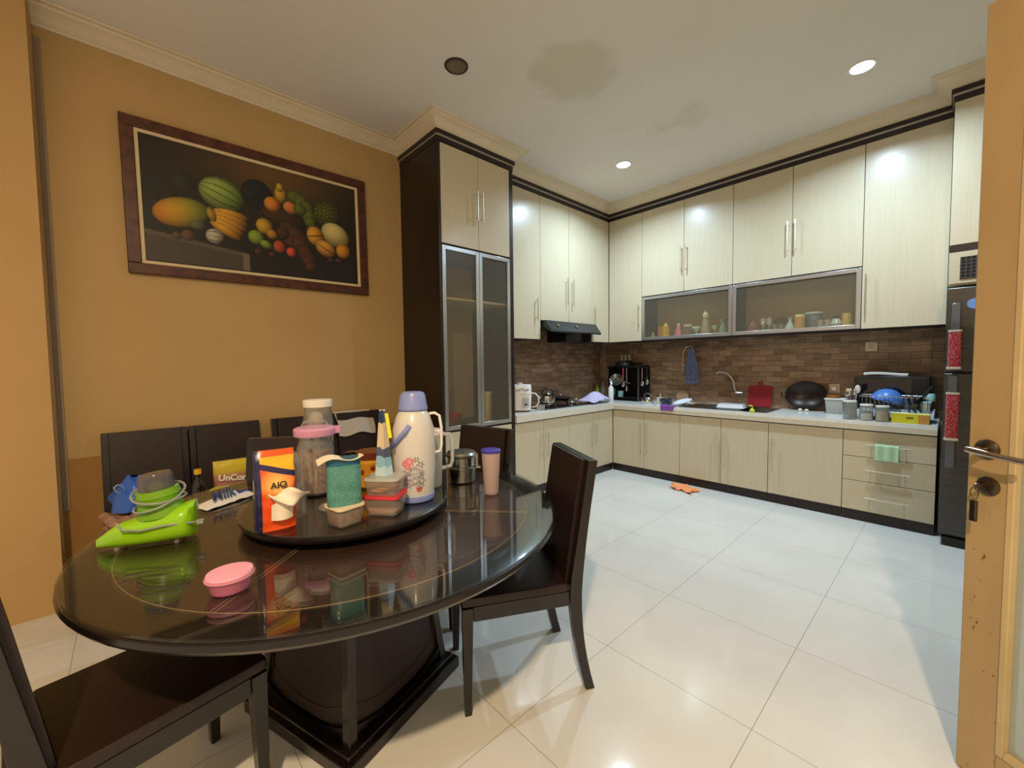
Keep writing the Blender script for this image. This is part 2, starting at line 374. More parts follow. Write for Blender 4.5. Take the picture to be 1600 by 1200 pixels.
# pelmet strips on top of the cupboards: dark, pale, dark
pp = [(XW+0.001, T0), (XD, T0), (XD, T1), (XU, T1), (XU, YU), (-0.055, YU), (-0.055, 4.26), (0.80, 4.26)]
for k, (a, b, o, m_) in enumerate(((ZT0, ZT0+0.036, 0.004, dark), (ZT0+0.036, ZT0+0.052, 0.012, lightstrip), (ZT0+0.052, ZT1, 0.018, dark))):
    struct('trim_%d' % (3+k), MB().sweep(pp, [(-0.02, a), (o, a), (o, b), (-0.02, b)]), m_, smooth=False)

# ------------------------------------------------------------------ cabinets
def fb(mb, face, front, a0, a1, d0, d1, z0, z1):
    """box on a cabinet run: a along the wall, d depth behind the front plane"""
    if face == 'L': mb.box(front-d1, front-d0, a0, a1, z0, z1)
    else: mb.box(a0, a1, front+d0, front+d1, z0, z1)
    return mb
def fpt(face, front, a, d, z): return (front-d, a, z) if face == 'L' else (a, front+d, z)
def handle(t, door, face, front, a, z0, z1, horizontal=False, a1=None):
    mb = MB(); s = 0.032
    if horizontal:
        mb.tube([fpt(face, front, a, -s, z0), fpt(face, front, a1, -s, z0)], 0.0055, 8)
        for q in (a+0.03, a1-0.03): mb.tube([fpt(face, front, q, 0.002, z0), fpt(face, front, q, -s, z0)], 0.0045, 8)
    else:
        mb.tube([fpt(face, front, a, -s, z0), fpt(face, front, a, -s, z1)], 0.0055, 8)
        for q in (z0+0.03, z1-0.03): mb.tube([fpt(face, front, a, 0.002, q), fpt(face, front, a, -s, q)], 0.0045, 8)
    t.part('handle', mb, nickel, door)
def door(t, face, front, a0, a1, z0, z1, hd=None, name='door', m=None):
    g = 0.0022
    d = t.part(name, fb(MB(), face, front, a0+g, a1-g, 0, 0.018, z0+g, z1-g), m or cream, bevel=0.0012)
    if hd: handle(t, d, face, front, *hd)
    return d
def glassdoor(t, face, front, a0, a1, z0, z1, w=0.035):
    g = 0.002; mb = MB()
    fb(mb, face, front, a0+g, a0+w, -0.002, 0.018, z0+g, z1-g); fb(mb, face, front, a1-w, a1-g, -0.002, 0.018, z0+g, z1-g)
    fb(mb, face, front, a0+w, a1-w, -0.002, 0.018, z0+g, z0+w); fb(mb, face, front, a0+w, a1-w, -0.002, 0.018, z1-w, z1-g)
    d = t.part('door', mb, alu, label='aluminium framed frosted glass door', bevel=0.002)
    t.part('glass_pane', fb(MB(), face, front, a0+w-0.004, a1-w+0.004, 0.007, 0.0075, z0+w-0.004, z1-w+0.004), frost, d, smooth=False)
    return d
def carcass(t, face, front, a0, a1, depth, z0, z1, m=carc, d0=0.02):
    t.part('carcass', fb(MB(), face, front, a0, a1, d0, depth, z0, z1), m, smooth=False)

# tall cabinet beside the painting wall
t = Thing('tall_cabinet', 'tall dark framed cupboard with cream doors above frosted glass doors', 'cabinet', (-3.13, 2.25, 0), world=True)
mb = MB()
D = XD-XW-0.002
fb(mb, 'L', XD, T0, T0+0.022, 0, D, 0, ZT0); fb(mb, 'L', XD, T1-0.04, T1, 0, D, 0, ZT0)
fb(mb, 'L', XD, T0+0.022, T1-0.04, D-0.012, D, 0, ZT0)
for za, zb in ((0.0, 0.084), (2.272, 2.288), (0.742, 0.758), (ZT0-0.012, ZT0)): fb(mb, 'L', XD, T0+0.022, T1-0.04, 0.02, D, za, zb)
t.part('carcass', mb, dark, smooth=False)
t.part('kickboard', fb(MB(), 'L', XD, T0+0.022, T1-0.04, 0.002, 0.02, 0, 0.084), dark, smooth=False)
t.part('shelf', fb(MB(), 'L', XD, T0+0.022, T1-0.04, 0.05, D-0.012, 1.85, 1.868), inner, smooth=False)
t.part('interior_lining', fb(MB(), 'L', XD, T0+0.022, T1-0.04, D-0.02, D-0.0125, 0.76, 2.27), inner, smooth=False)
ym = 2.25
door(t, 'L', XD, T0+0.026, ym, 2.288, ZT0-0.004, (ym-0.028, 2.522, 2.779))
door(t, 'L', XD, ym, T1-0.042, 2.288, ZT0-0.004, (ym+0.028, 2.522, 2.779))
glassdoor(t, 'L', XD, T0+0.026, ym, 0.759, 2.275); glassdoor(t, 'L', XD, ym, T1-0.042, 0.759, 2.275)
door(t, 'L', XD, T0+0.026, ym, 0.086, 0.744); door(t, 'L', XD, ym, T1-0.042, 0.086, 0.744)

def base(label, face, front, a0, a1, doors, drawers=None, grp='cream base cabinets'):
    mid = (a0+a1)/2; loc = fpt(face, front, mid, 0.3, 0)
    t = Thing('base_cabinet', label, 'cabinet', loc, group=grp, world=True)
    carcass(t, face, front, a0+0.0005, a1-0.0005, 0.598, 0.0, 0.7465)
    t.part('kickboard', fb(MB(), face, front, a0+0.001, a1-0.001, 0.006, 0.0198, 0.0, 0.084), dark, smooth=False)
    for d in doors or []: door(t, face, front, *d)
    for (z0, z1, hz) in drawers or []:
        door(t, face, front, a0, a1, z0, z1, None, 'drawer', cream_h)
        dr = t.o.children[-1]; mb = MB()
        handle(t, dr, face, front, -0.47, hz, hz, True, -0.213)
    return t
H0, H1 = 0.372, 0.618
base('cream two door base cabinet beside the tall cabinet, under the rice cooker', 'L', XD, T1, 3.465, [(T1, 3.053, 0.084, 0.737, (3.015, H0, H1)), (3.053, 3.465, 0.084, 0.737, (3.09, H0, H1))])
base('cream two door base cabinet under the hob, beside the inner corner', 'L', XD, 3.465, YD-0.001, [(3.465, 3.887, 0.084, 0.737, (3.85, H0, H1)), (3.887, YD-0.001, 0.084, 0.737, (3.925, H0, H1))])
base('cream two door base cabinet on the sink wall, in the corner', 'R', YD, XD+0.001, -1.995, [(XD+0.004, -2.415, 0.084, 0.737, (-2.45, 0.25, H1)), (-2.415, -1.995, 0.084, 0.737, (-2.378, 0.25, H1))])
base('cream two door base cabinet under the sink', 'R', YD, -1.995, -1.16, [(-1.995, -1.577, 0.084, 0.737, (-1.615, 0.25, 0.6)), (-1.577, -1.16, 0.084, 0.737, (-1.54, 0.25, 0.6))])
base('cream single wide door base cabinet between the sink and the drawers', 'R', YD, -1.16, -0.617, [(-1.16, -0.617, 0.084, 0.737, (-1.125, 0.306, 0.597))])
base('cream three drawer base cabinet beside the fridge', 'R', YD, -0.617, -0.076, None, [(0.525, 0.737, 0.631), (0.327, 0.525, 0.427), (0.084, 0.327, 0.204)])

def wallcab(label, face, front, a0, a1, z0, z1, depth, doors, flap=None, grp='cream wall cabinets'):
    t = Thing('wall_cabinet', label, 'cabinet', fpt(face, front, (a0+a1)/2, depth/2, z0), group=grp, world=True)
    if flap is None: carcass(t, face, front, a0+0.0005, a1-0.0005, depth, z0, z1)
    else:
        mb = MB(); f = flap
        fb(mb, face, front, a0+0.0005, a1-0.0005, 0.02, depth, f[1], z1)
        fb(mb, face, front, a0+0.0005, a1-0.0005, 0.02, depth, z0, z0+0.016)
        fb(mb, face, front, a0+0.0005, a0+0.016, 0.02, depth, z0+0.016, f[1]); fb(mb, face, front, a1-0.016, a1-0.0005, 0.02, depth, z0+0.016, f[1])
        fb(mb, face, front, a0+0.016, a1-0.016, depth-0.01, depth, z0+0.016, f[1])
        t.part('carcass', mb, carc, smooth=False)
        mb = MB(); fb(mb, face, front, a0+0.0162, a1-0.0162, depth-0.016, depth-0.0102, z0+0.0162, f[1]-0.0002)
        fb(mb, face, front, a0+0.0162, a1-0.0162, 0.022, depth-0.017, z0+0.0162, z0+0.020)
        t.part('interior_lining', mb, inner, smooth=False)
        glassdoor(t, face, front, a0, a1, f[0], f[1], 0.036)
    for d in doors: door(t, face, front, *d)
    return t
ZB = 1.564; DL = XU-XW-0.0125-0.002; DR = YW-YU-0.0125-0.002
wallcab('cream single door wall cabinet between the tall cabinet and the cooker hood', 'L', XU, T1, 3.236, ZB, ZT0, DL, [(T1, 3.236, ZB, ZT0, (3.165, 1.764, 1.997))])
wallcab('cream two door wall cabinet above the cooker hood', 'L', XU, 3.236, 4.152, 1.77, ZT0, DL, [(3.236, 3.714, 1.77, ZT0, (3.66, 1.96, 2.26)), (3.714, 4.152, 1.77, ZT0, (3.765, 1.96, 2.26))])
wallcab('narrow cream wall cabinet in the corner, right of the cooker hood', 'L', XU, 4.152, YU-0.001, ZB, ZT0, DL, [(4.152, YU-0.001, ZB, ZT0, (4.182, 1.749, 2.003))])
wallcab('narrow cream wall cabinet on the sink wall above the pan rack', 'R', YU, XU+0.001, -2.571, ZB, ZT0, DR, [(XU+0.004, -2.571, ZB, ZT0, (-2.605, 1.737, 2.003))])
wallcab('cream two door wall cabinet with frosted flap above the sink', 'R', YU, -2.571, -1.563, ZB, ZT0, DR, [(-2.571, -2.065, 2.085, ZT0, (-2.093, 2.294, 2.579)), (-2.065, -1.563, 2.085, ZT0, (-2.036, 2.294, 2.579))], (ZB+0.004, 2.078))
wallcab('cream two door wall cabinet with wider frosted flap full of glasses', 'R', YU, -1.563, -0.553, ZB, ZT0, DR, [(-1.563, -1.057, 2.085, ZT0, (-1.087, 2.300, 2.585)), (-1.057, -0.553, 2.085, ZT0, (-1.027, 2.300, 2.585))], (ZB+0.004, 2.078))
wallcab('tall single door cream wall cabinet beside the fridge column', 'R', YU, -0.553, -0.056, ZB, ZT0, DR, [(-0.553, -0.058, ZB, ZT0, (-0.526, 1.683, 2.014))])
# column over the fridge
t = Thing('fridge_surround_cabinet', 'cream cupboard over the fridge with a dark mesh vent panel', 'cabinet', (0.35, 4.55, 1.82), world=True)
t.part('carcass', MB().box(-0.054, 0.795, 4.28, 4.875, 1.82, ZT0), cream, smooth=False)
t.part('door', MB().box(-0.0535, 0.37, 4.26, 4.279, 2.10, ZT0-0.002), cream, bevel=0.0012)
t.part('door', MB().box(0.374, 0.795, 4.26, 4.279, 2.10, ZT0-0.002), cream, bevel=0.0012)
t.part('rail', MB().box(-0.0535, 0.795, 4.262, 4.279, 2.052, 2.095), dark, smooth=False)
t.part('vent_panel', MB().box(-0.0535, 0.795, 4.262, 4.279, 1.83, 2.048), cream_h, bevel=0.001)
vp = t.part('vent_backing', MB().box(0.0, 0.34, 4.258, 4.2618, 1.858, 2.01), mat('vent_black', srgb(18, 18, 20), 0.6), smooth=False)
mb = MB()
for k in range(15): mb.box(0.002+k*0.024, 0.006+k*0.024, 4.255, 4.2578, 1.86, 2.008)
for k in range(7): mb.box(0.002, 0.34, 4.255, 4.2578, 1.862+k*0.024, 1.866+k*0.024)
t.part('vent_grille', mb, mat('vent_grey', srgb(88, 88, 92), 0.4, metal=0.5), smooth=False)

# worktop (one L-shaped slab) with sink cut-out built as pieces
wt = noisy('white_worktop', srgb(226, 226, 220), srgb(216, 216, 210), (6, 6, 6), 3, rough=0.18)
wte = wt
SX0, SX1, SY0, SY1 = -2.02, -1.20, 4.335, 4.80
poly = [(XD+0.02, T1+0.001), (XD+0.02, YD-0.02), (-0.078, YD-0.02), (-0.078, YW-0.0125), (XW+0.0125, YW-0.0125), (XW+0.0125, T1+0.001)]
t = Thing('worktop', 'white L-shaped kitchen worktop running from the tall cabinet to the fridge', 'worktop', (-2.8, 4.3, 0.747), world=True)
mb = MB()
mb.box(XW+0.0125, XD+0.02, T1+0.001, YD-0.02, 0.747, 0.82)
mb.box(XW+0.0125, SX0, YD-0.02, YW-0.0125, 0.747, 0.82); mb.box(SX1, -0.078, YD-0.02, YW-0.0125, 0.747, 0.82)
mb.box(SX0, SX1, YD-0.02, SY0, 0.747, 0.82); mb.box(SX0, SX1, SY1, YW-0.0125, 0.747, 0.82)
t.part('slab', mb, wt, smooth=False)
t.part('edge_band', MB().box(XD+0.0205, XD+0.024, T1+0.001, YD-0.0245, 0.747, 0.813), mat('pale_edge', srgb(216, 210, 196), 0.3), smooth=False)
t.part('edge_band', MB().box(XD+0.0205, -0.078, YD-0.024, YD-0.0205, 0.747, 0.790), mat('beige_edge', srgb(205, 192, 168), 0.3), smooth=False)
t = Thing('kitchen_sink', 'dark stainless steel sink set into the white worktop', 'sink', ((SX0+SX1)/2, 4.57, 0.82), world=True)
mb = MB(); mb.box(SX0-0.012, SX1+0.012, SY0-0.012, SY0+0.012, 0.820, 0.824); mb.box(SX0-0.012, SX1+0.012, SY1-0.012, SY1+0.012, 0.820, 0.824)
mb.box(SX0-0.012, SX0+0.012, SY0+0.012, SY1-0.012, 0.820, 0.824); mb.box(SX1-0.012, SX1+0.012, SY0+0.012, SY1-0.012, 0.820, 0.824)
t.part('rim', mb, steel_d, smooth=False)
mb = MB(); mb.box(SX0+0.001, SX1-0.001, SY0+0.001, SY1-0.001, 0.768, 0.770)
for q in ((SX0+0.001, SX0+0.003, SY0+0.001, SY1-0.001), (SX1-0.003, SX1-0.001, SY0+0.001, SY1-0.001), (SX0+0.003, SX1-0.003, SY0+0.001, SY0+0.003), (SX0+0.003, SX1-0.003, SY1-0.003, SY1-0.001)): mb.box(*q, 0.770, 0.82)
t.part('basin', mb, steel_d, smooth=False)

# cooker hood
t = Thing('cooker_hood', 'black slim cooker hood under the wall cabinets', 'cooker hood', (-3.2, 3.7, 1.66), world=True)
hy0, hy1 = 3.25, 4.14
t.part('body', MB().box(XW+0.014, -3.00, hy0, hy1, 1.70, 1.768), mat('hood_black', srgb(30, 30, 32), 0.3, metal=0.4), bevel=0.003)
t.part('visor', MB().prism([(-3.00, 1.768), (-2.97, 1.768), (-2.885, 1.655), (-2.90, 1.640), (-3.00, 1.70)], 'y', hy0, hy1), mat('hood_grey', srgb(62, 66, 70), 0.22, metal=0.6), bevel=0.002)
t.part('motor_box', MB().box(XW+0.03, -3.12, 3.76, 4.10, 1.56, 1.70), blackp, bevel=0.004)
for q in (3.40, 3.72):
    mb = MB(); mb.cyl((0, 0, 0), 0.018, 0.004, 14, mtx=Matrix.Translation((-2.925, q, 1.716)) @ Matrix.Rotation(math.radians(53), 4, 'Y'))
    t.part('button', mb, steel_d)

# ------------------------------------------------------------------ fridge
fs = noisy('dark_fridge_steel', srgb(84, 82, 80), srgb(72, 70, 68), (2, 2, 60), 2, 3, rough=0.28, metal=0.75)
fx0, fx1, fy = -0.056, 0.60, 4.12
t = Thing('fridge', 'tall dark steel fridge with red patterned handle covers', 'fridge', (0.27, 4.5, 0), world=True)
t.part('body', MB().box(fx0+0.004, fx1, fy+0.05, 4.86, 0.06, 1.78), mat('fridge_side', srgb(60, 58, 56), 0.4, metal=0.4), bevel=0.004)
t.part('foot', MB().box(fx0+0.02, fx1-0.02, fy+0.02, 4.80, 0.0, 0.06), blackp, smooth=False)
t.part('freezer_door', MB().box(fx0, fx1, fy, fy+0.048, 1.218, 1.786), fs, bevel=0.006)
t.part('fridge_door', MB().box(fx0, fx1, fy, fy+0.048, 0.085, 1.206), fs, bevel=0.006)
hm = mat('fridge_handle_grey', srgb(96, 97, 104), 0.3, metal=0.5)
h1 = t.part('handle', MB().box(-0.03, 0.014, fy-0.045, fy-0.022, 1.24, 1.68).box(-0.02, 0.006, fy-0.024, fy+0.001, 1.64, 1.67).box(-0.02, 0.006, fy-0.024, fy+0.001, 1.25, 1.28), hm, bevel=0.006)
h2 = t.part('handle', MB().box(-0.034, 0.012, fy-0.045, fy-0.022, 0.56, 1.195).box(-0.024, 0.004, fy-0.024, fy+0.001, 1.15, 1.18).box(-0.024, 0.004, fy-0.024, fy+0.001, 0.58, 0.61), hm, bevel=0.006)
rc = mat('red_patterned_fabric', srgb(170, 22, 34), 0.8, sheen=0.3)
v_ = coords(rc, (32, 32, 32)); vo = N(rc, 'ShaderNodeTexVoronoi'); L(rc, v_, vo.inputs['Vector'])
L(rc, ramp(rc, vo.outputs['Distance'], [(0.22, srgb(225, 214, 200)), (0.25, srgb(160, 20, 34))]), B(rc).inputs['Base Color'])
wtr = mat('white_trim_fabric', srgb(205, 190, 175), 0.8)
for (hh, z0, z1) in ((h1, 1.235, 1.50), (h2, 0.75, 1.078)):
    t.part('handle_cover', MB().rbox(-0.040, 0.022, fy-0.052, fy-0.014, z0+0.018, z1-0.015, 0.012), rc, hh, label='red patterned fabric cover')
    t.part('cover_trim', MB().rbox(-0.045, 0.026, fy-0.056, fy-0.011, z0, z0+0.017, 0.012), wtr, hh)
    t.part('cover_trim', MB().rbox(-0.042, 0.024, fy-0.054, fy-0.012, z1-0.014, z1, 0.012), wtr, hh)
t.part('round_sticker', MB().cyl((0, 0, 0), 0.034, 0.001, 24, mtx=Matrix.Translation((0.072, fy-0.0005, 1.672)) @ Matrix.Rotation(PI/2, 4, 'X')), mat('sticker_blue', srgb(110, 150, 215), 0.4), label='round blue sticker')

# ------------------------------------------------------------------ open door at the right
dm = noisy('worn_tan_door_paint', srgb(184, 158, 114), srgb(172, 144, 100), (2, 2, 1), 2.0, 5, rough=0.45)
cbd = B(dm).inputs['Base Color'].links[0].from_socket
v_ = coords(dm, (30, 30, 16)); n_ = N(dm, 'ShaderNodeTexNoise'); n_.inputs['Scale'].default_value = 1.6; n_.inputs['Detail'].default_value = 6; n_.inputs['Distortion'].default_value = 1.5; L(dm, v_, n_.inputs['Vector'])
r_ = ramp(dm, n_.outputs[0], [(0.66, (0, 0, 0, 1)), (0.70, (1, 1, 1, 1))])
sz = N(dm, 'ShaderNodeSeparateXYZ'); L(dm, coords(dm), sz.inputs[0]); mr = N(dm, 'ShaderNodeMapRange'); mr.inputs['From Min'].default_value = 1.0; mr.inputs['From Max'].default_value = 0.7; L(dm, sz.outputs[2], mr.inputs['Value'])
mm = N(dm, 'ShaderNodeMath', operation='MULTIPLY'); L(dm, r_, mm.inputs[0]); L(dm, mr.outputs[0], mm.inputs[1])
q = N(dm, 'ShaderNodeMix', data_type='RGBA'); L(dm, mm.outputs[0], q.inputs[0]); L(dm, cbd, q.inputs[6]); q.inputs[7].default_value = srgb(120, 84, 50); L(dm, q.outputs[2], B(dm).inputs['Base Color'])
ang = math.atan2(-0.584, 0.811)
# local frame: x along the door from free edge to hinge, y- towards the camera
DT = Matrix.Translation((0.034, 1.897, 0)) @ Matrix.Rotation(ang, 4, 'Z')
dr = bpy.data.objects.new('door_1', None); COL.objects.link(dr); dr['kind'] = 'structure'; dr.location = (0.034, 1.897, 0); dr.rotation_euler = (0, 0, ang)
DW, DH = 0.92, 2.345
mb = MB(); mb.box(0, 0.095, 0, 0.04, 0.005, DH); mb.box(DW-0.095, DW, 0, 0.04, 0.005, DH); mb.box(0.095, DW-0.095, 0, 0.04, DH-0.12, DH); mb.box(0.095, DW-0.095, 0, 0.04, 0.005, 0.13)
mb.build('door_frame', dm, dr, bevel=0.003)
mb = MB(); mb.box(0.0952, 0.113, -0.004, 0.044, 0.13, DH-0.12); mb.box(DW-0.113, DW-0.0952, -0.004, 0.044, 0.13, DH-0.12); mb.box(0.113, DW-0.113, -0.004, 0.044, 0.1302, 0.148); mb.box(0.113, DW-0.113, -0.004, 0.044, DH-0.138, DH-0.1202)
mb.build('door_moulding', noisy('tan_moulding', srgb(206, 184, 142), srgb(192, 168, 124), (3, 3, 3), 2, rough=0.45), dr, bevel=0.003)
MB().box(0.113, DW-0.113, 0.017, 0.021, 0.148, DH-0.138).build('door_glass', glass_mat('pale_door_glass', (0.85, 0.9, 0.9, 1), 1.5, 1.0, 0.5, (0.75, 0.82, 0.8, 1), 0.1), dr, smooth=False)
RX = Matrix.Rotation(PI/2, 4, 'X')
mb = MB(); mb.lathe([(0, 0), (0.030, 0), (0.030, 0.004), (0.020, 0.012), (0.012, 0.014), (0, 0.014)], mtx=Matrix.Translation((0.046, 0, 1.035)) @ RX, seg=28)
hd = mb.build('door_lever', brass, dr)
mb = MB(); mb.tube([(0.046, -0.010, 1.035), (0.046, -0.055, 1.035)], 0.010, 12)
mb.tube([(0.036, -0.058, 1.036), (0.060, -0.062, 1.035), (0.11, -0.062, 1.030), (0.165, -0.056, 1.026)], 0.009, 12, rr=[0.009, 0.0095, 0.008, 0.009])
mb.build('lever_arm', mat('lever_steel', srgb(176, 164, 150), 0.2, metal=1.0), hd)
mb = MB(); mb.lathe([(0, 0), (0.028, 0), (0.028, 0.004), (0.018, 0.010), (0, 0.010)], mtx=Matrix.Translation((0.052, 0, 0.925)) @ RX, seg=28)
ks = mb.build('keyhole_plate', brass, dr)
mb = MB(); mb.box(0.047, 0.050, -0.034, -0.008, 0.918, 0.932); mb.cyl((0, 0, 0), 0.011, 0.003, 14, mtx=Matrix.Translation((0.0485, -0.038, 0.925)) @ Matrix.Rotation(PI/2, 4, 'Y'))
mb.build('key', steel_d, ks)
mb = MB(); mb.tube([(0.0485+0.010*math.sin(a), -0.044, 0.905+0.018*math.cos(a)) for a in [k*2*PI/16 for k in range(16)]], 0.0012, 6, closed=True)
mb.rbox(0.040, 0.058, -0.050, -0.040, 0.822, 0.884, 0.004)
mb.build('key_fob', brass, ks)

# ------------------------------------------------------------------ ceiling lights
def downlight(x, y, on, label, warm=False):
    t = Thing('ceiling_downlight', label, 'ceiling light', (x, y, ZC), group='round recessed ceiling downlights')
    t.part('ring', MB().lathe([(0.062, 0), (0.078, 0), (0.076, -0.006), (0.064, -0.007), (0.062, 0)], seg=40), mat('ring_dark', srgb(70, 62, 54), 0.4, metal=0.5) if not on else white)
    if on:
        t.part('lamp_disc', MB().cyl((0, 0, -0.004), 0.0615, 0.003, 32), (mat('added_lamp_warm', (1, 1, 1, 1), 0.5, emit=(1, 0.78, 0.5, 1), estr=14) if warm else mat('lit_lamp', (1, 1, 1, 1), 0.5, emit=(0.85, 0.95, 1, 1), estr=14)))
    else:
        rf = noisy('dull_reflector', srgb(150, 138, 122), srgb(110, 100, 88), (40, 40, 1), 2, rough=0.3, metal=0.7)
        t.part('reflector', MB().lathe([(0.0618, -0.005), (0.05, -0.003), (0.03, -0.0015), (0, -0.001)], seg=32), rf)
downlight(-2.273, 1.644, False, 'unlit recessed downlight with dark ring, in front of the tall cabinet')
downlight(-2.28, 3.644, True, 'lit recessed downlight nearest the kitchen corner')
downlight(-0.48, 3.654, True, 'lit recessed downlight nearest the fridge')
downlight(0.55, -0.75, True, 'added warm downlight fixture, out of view over the doorway side of the room', True)  # added fixture, gives the unseen warm lamp behind the camera a housing

# ------------------------------------------------------------------ fruit painting
t = Thing('framed_painting', 'framed dark still life painting of fruit on the ochre wall', 'painting', (XW+0.001, 0.76, 2.365), world=False)
RP = Matrix.Rotation(math.radians(0.55), 4, 'X')
PW, PH = 1.496, 0.94
def fr(mb, y0, y1, z0, z1, w, x0, x1):
    mb.box(x0, x1, y0, y1, z0, z0+w, RP); mb.box(x0, x1, y0, y1, z1-w, z1, RP)
    mb.box(x0, x1, y0, y0+w, z0+w, z1-w, RP); mb.box(x0, x1, y1-w, y1, z0+w, z1-w, RP); return mb
fw_ = noisy('reddish_burl_frame', srgb(96, 52, 34), srgb(58, 30, 20), (9, 9, 9), 2.2, 5, rough=0.35)
t.part('frame', fr(MB(), -PW/2, PW/2, -PH/2, PH/2, 0.064, 0.0, 0.034), fw_, bevel=0.004)
t.part('inner_slip', fr(MB(), -PW/2+0.064, PW/2-0.064, -PH/2+0.064, PH/2-0.064, 0.020, 0.0, 0.024), mat('cream_slip', srgb(216, 196, 156), 0.5), bevel=0.002)
def ell(U, V, u, v, a, b, ang=0):
    # v offset scaled to metres so tilts are true
    x = (U-u)*PW; y = (V-v)*PH; c, s = math.cos(ang), math.sin(ang); X = (x*c+y*s)/(a*PW); Y = (-x*s+y*c)/(b*PH)
    return X, Y, X*X+Y*Y
def paint(nu, nv):
    u = np.linspace(0.055, 0.945, nu); v = np.linspace(0.085, 0.915, nv); U, V = np.meshgrid(u, v, indexing='ij')
    img = np.zeros((nu, nv, 3)); bg = np.array([22, 18, 12.]); img[:] = bg
    _, _, d = ell(U, V, 0.55, 0.86, 0.33, 0.24); img += np.exp(-d)[..., None]*np.array([62, 42, 16.])
    rnd = np.random.RandomState(3)
    # grey stone slab
    top = 0.30-(U-0.064)/(0.364)*0.075; sl = (U < 0.428) & (V < top) & (V > 0.0)
    img[sl] = np.array([58, 50, 42.]); img[sl & (V > top-0.03)] = np.array([74, 64, 54.]); img[(U >= 0.40) & (U < 0.428) & (V < top)] = [92, 82, 68]
    img[(U < 0.428) & (V < 0.10)] = [24, 20, 15]
    def blob(u0, v0, a, b, c1, c2, ang=0, stripes=None, lx=-0.35, ly=0.45, tex=0):
        X, Y, d = ell(U, V, u0, v0, a, b, ang); k = d < 1
        z = np.sqrt(np.clip(1-d, 0, 1)); sh = np.clip(0.35+0.55*z+0.35*(X*lx+Y*ly), 0.15, 1.25)[..., None]
        mixv = np.clip(0.5+0.6*X, 0, 1)[..., None]
        col = (np.array(c1, float)*(1-mixv)+np.array(c2, float)*mixv)*sh
        if stripes: 
            w = np.abs(np.sin(Y/np.sqrt(np.clip(1-X*X, 0.05, 1))*stripes)) < 0.22; col[w] *= 0.45
        if tex:
            g = np.abs(np.sin(U*tex*2.2+2.1*np.sin(V*tex*0.9))*np.sin(V*tex*1.4+1.7*np.sin(U*tex*1.3))); col *= (0.5+0.65*g)[..., None]
        img[k] = col[k]
    blob(.195, .65, .035, .07, (44, 48, 42), (30, 36, 30), 0.6)
    blob(.472, .68, .066, .112, (34, 42, 46), (24, 30, 36), tex=95)
    blob(.330, .62, .086, .118, (158, 170, 84), (96, 124, 46), -0.35, stripes=7)
    blob(.183, .446, .100, .100, (206, 132, 24), (132, 142, 38), 0.28)
    blob(.792, .644, .070, .103, (104, 104, 40), (86, 84, 30), tex=70)
    blob(.581, .545, .105, .070, (86, 58, 24), (60, 40, 18), -0.15, tex=120)
    blob(.572, .72, .026, .062, (196, 160, 40), (170, 122, 24)); blob(.570, .775, .016, .035, (190, 160, 50), (170, 130, 30))
    blob(.534, .632, .036, .058, (206, 140, 44), (190, 96, 30)); blob(.618, .637, .037, .050, (214, 136, 70), (168, 80, 36))
    for (a, b, c) in ((.635, .725, .034), (.665, .70, .034), (.690, .66, .036), (.700, .60, .034), (.705, .55, .028), (.66, .64, .03)):
        blob(a, b, c, c*1.6, (120, 132, 50), (92, 108, 34), tex=120)
    for k in range(5):
        blob(.362-0.006*k, .492-0.030*k, .074-0.004*abs(k-1.5), .034, (216, 162, 44), (164, 108, 22), -0.10-0.10*k)
    blob(.288, .470, .016, .05, (170, 140, 50), (150, 110, 30), 0.3)
    blob(.296, .317, .034, .054, (196, 190, 164), (150, 138, 110), stripes=5)
    blob(.237, .377, .030, .033, (100, 104, 60), (70, 70, 40)); blob(.162, .284, .017, .026, (90, 76, 54), (70, 56, 40)); blob(.200, .296, .024, .038, (108, 76, 46), (80, 50, 34))
    blob(.496, .455, .036, .060, (198, 160, 48), (170, 116, 30), 0.3); blob(.525, .400, .024, .036, (190, 140, 40), (150, 96, 26), -0.4)
    blob(.457, .360, .032, .054, (140, 158, 52), (110, 132, 36)); blob(.497, .316, .026, .030, (140, 158, 52), (100, 120, 34), -0.4)
    for (a, b, c) in ((.60, .46, .04), (.63, .42, .045), (.615, .37, .035), (.655, .36, .045), (.675, .30, .038), (.692, .24, .034), (.70, .19, .028), (.575, .43, .03)):
        blob(a, b, c, c*1.6, (104, 62, 40), (76, 42, 28), tex=120)
    blob(.830, .482, .075, .098, (214, 196, 132), (168, 146, 84), -0.5)
    blob(.728, .450, .042, .080, (220, 160, 60), (186, 116, 30), 0.2, stripes=3); blob(.776, .357, .052, .064, (214, 160, 62), (176, 112, 34), -0.5, stripes=3)
    blob(.868, .359, .038, .062, (214, 148, 44), (178, 104, 26))
    blob(.557, .315, .027, .050, (190, 84, 48), (146, 50, 30)); blob(.609, .286, .022, .038, (220, 90, 50), (180, 60, 36))
    for (a, b) in ((.463, .253), (.521, .247), (.800, .269), (.842, .274)): blob(a, b, .014, .020, (96, 50, 44), (70, 36, 34))
    return U, V, np.clip(img*1.14, 0, 255)
nu, nv = 330, 190
U_, V_, IMG = paint(nu, nv)
me = bpy.data.meshes.new('canvas')
vs = [tuple(RP @ Vector((0.014, (U_[i, j]-0.5)*PW, (V_[i, j]-0.5)*PH))) for i in range(nu) for j in range(nv)]
fs_ = [(i*nv+j, (i+1)*nv+j, (i+1)*nv+j+1, i*nv+j+1) for i in range(nu-1) for j in range(nv-1)]
me.from_pydata(vs, [], fs_)
ca = me.color_attributes.new('paint', 'FLOAT_COLOR', 'POINT')
lin = (IMG/255.0); lin = np.where(lin <= 0.04045, lin/12.92, ((lin+0.055)/1.055)**2.4)
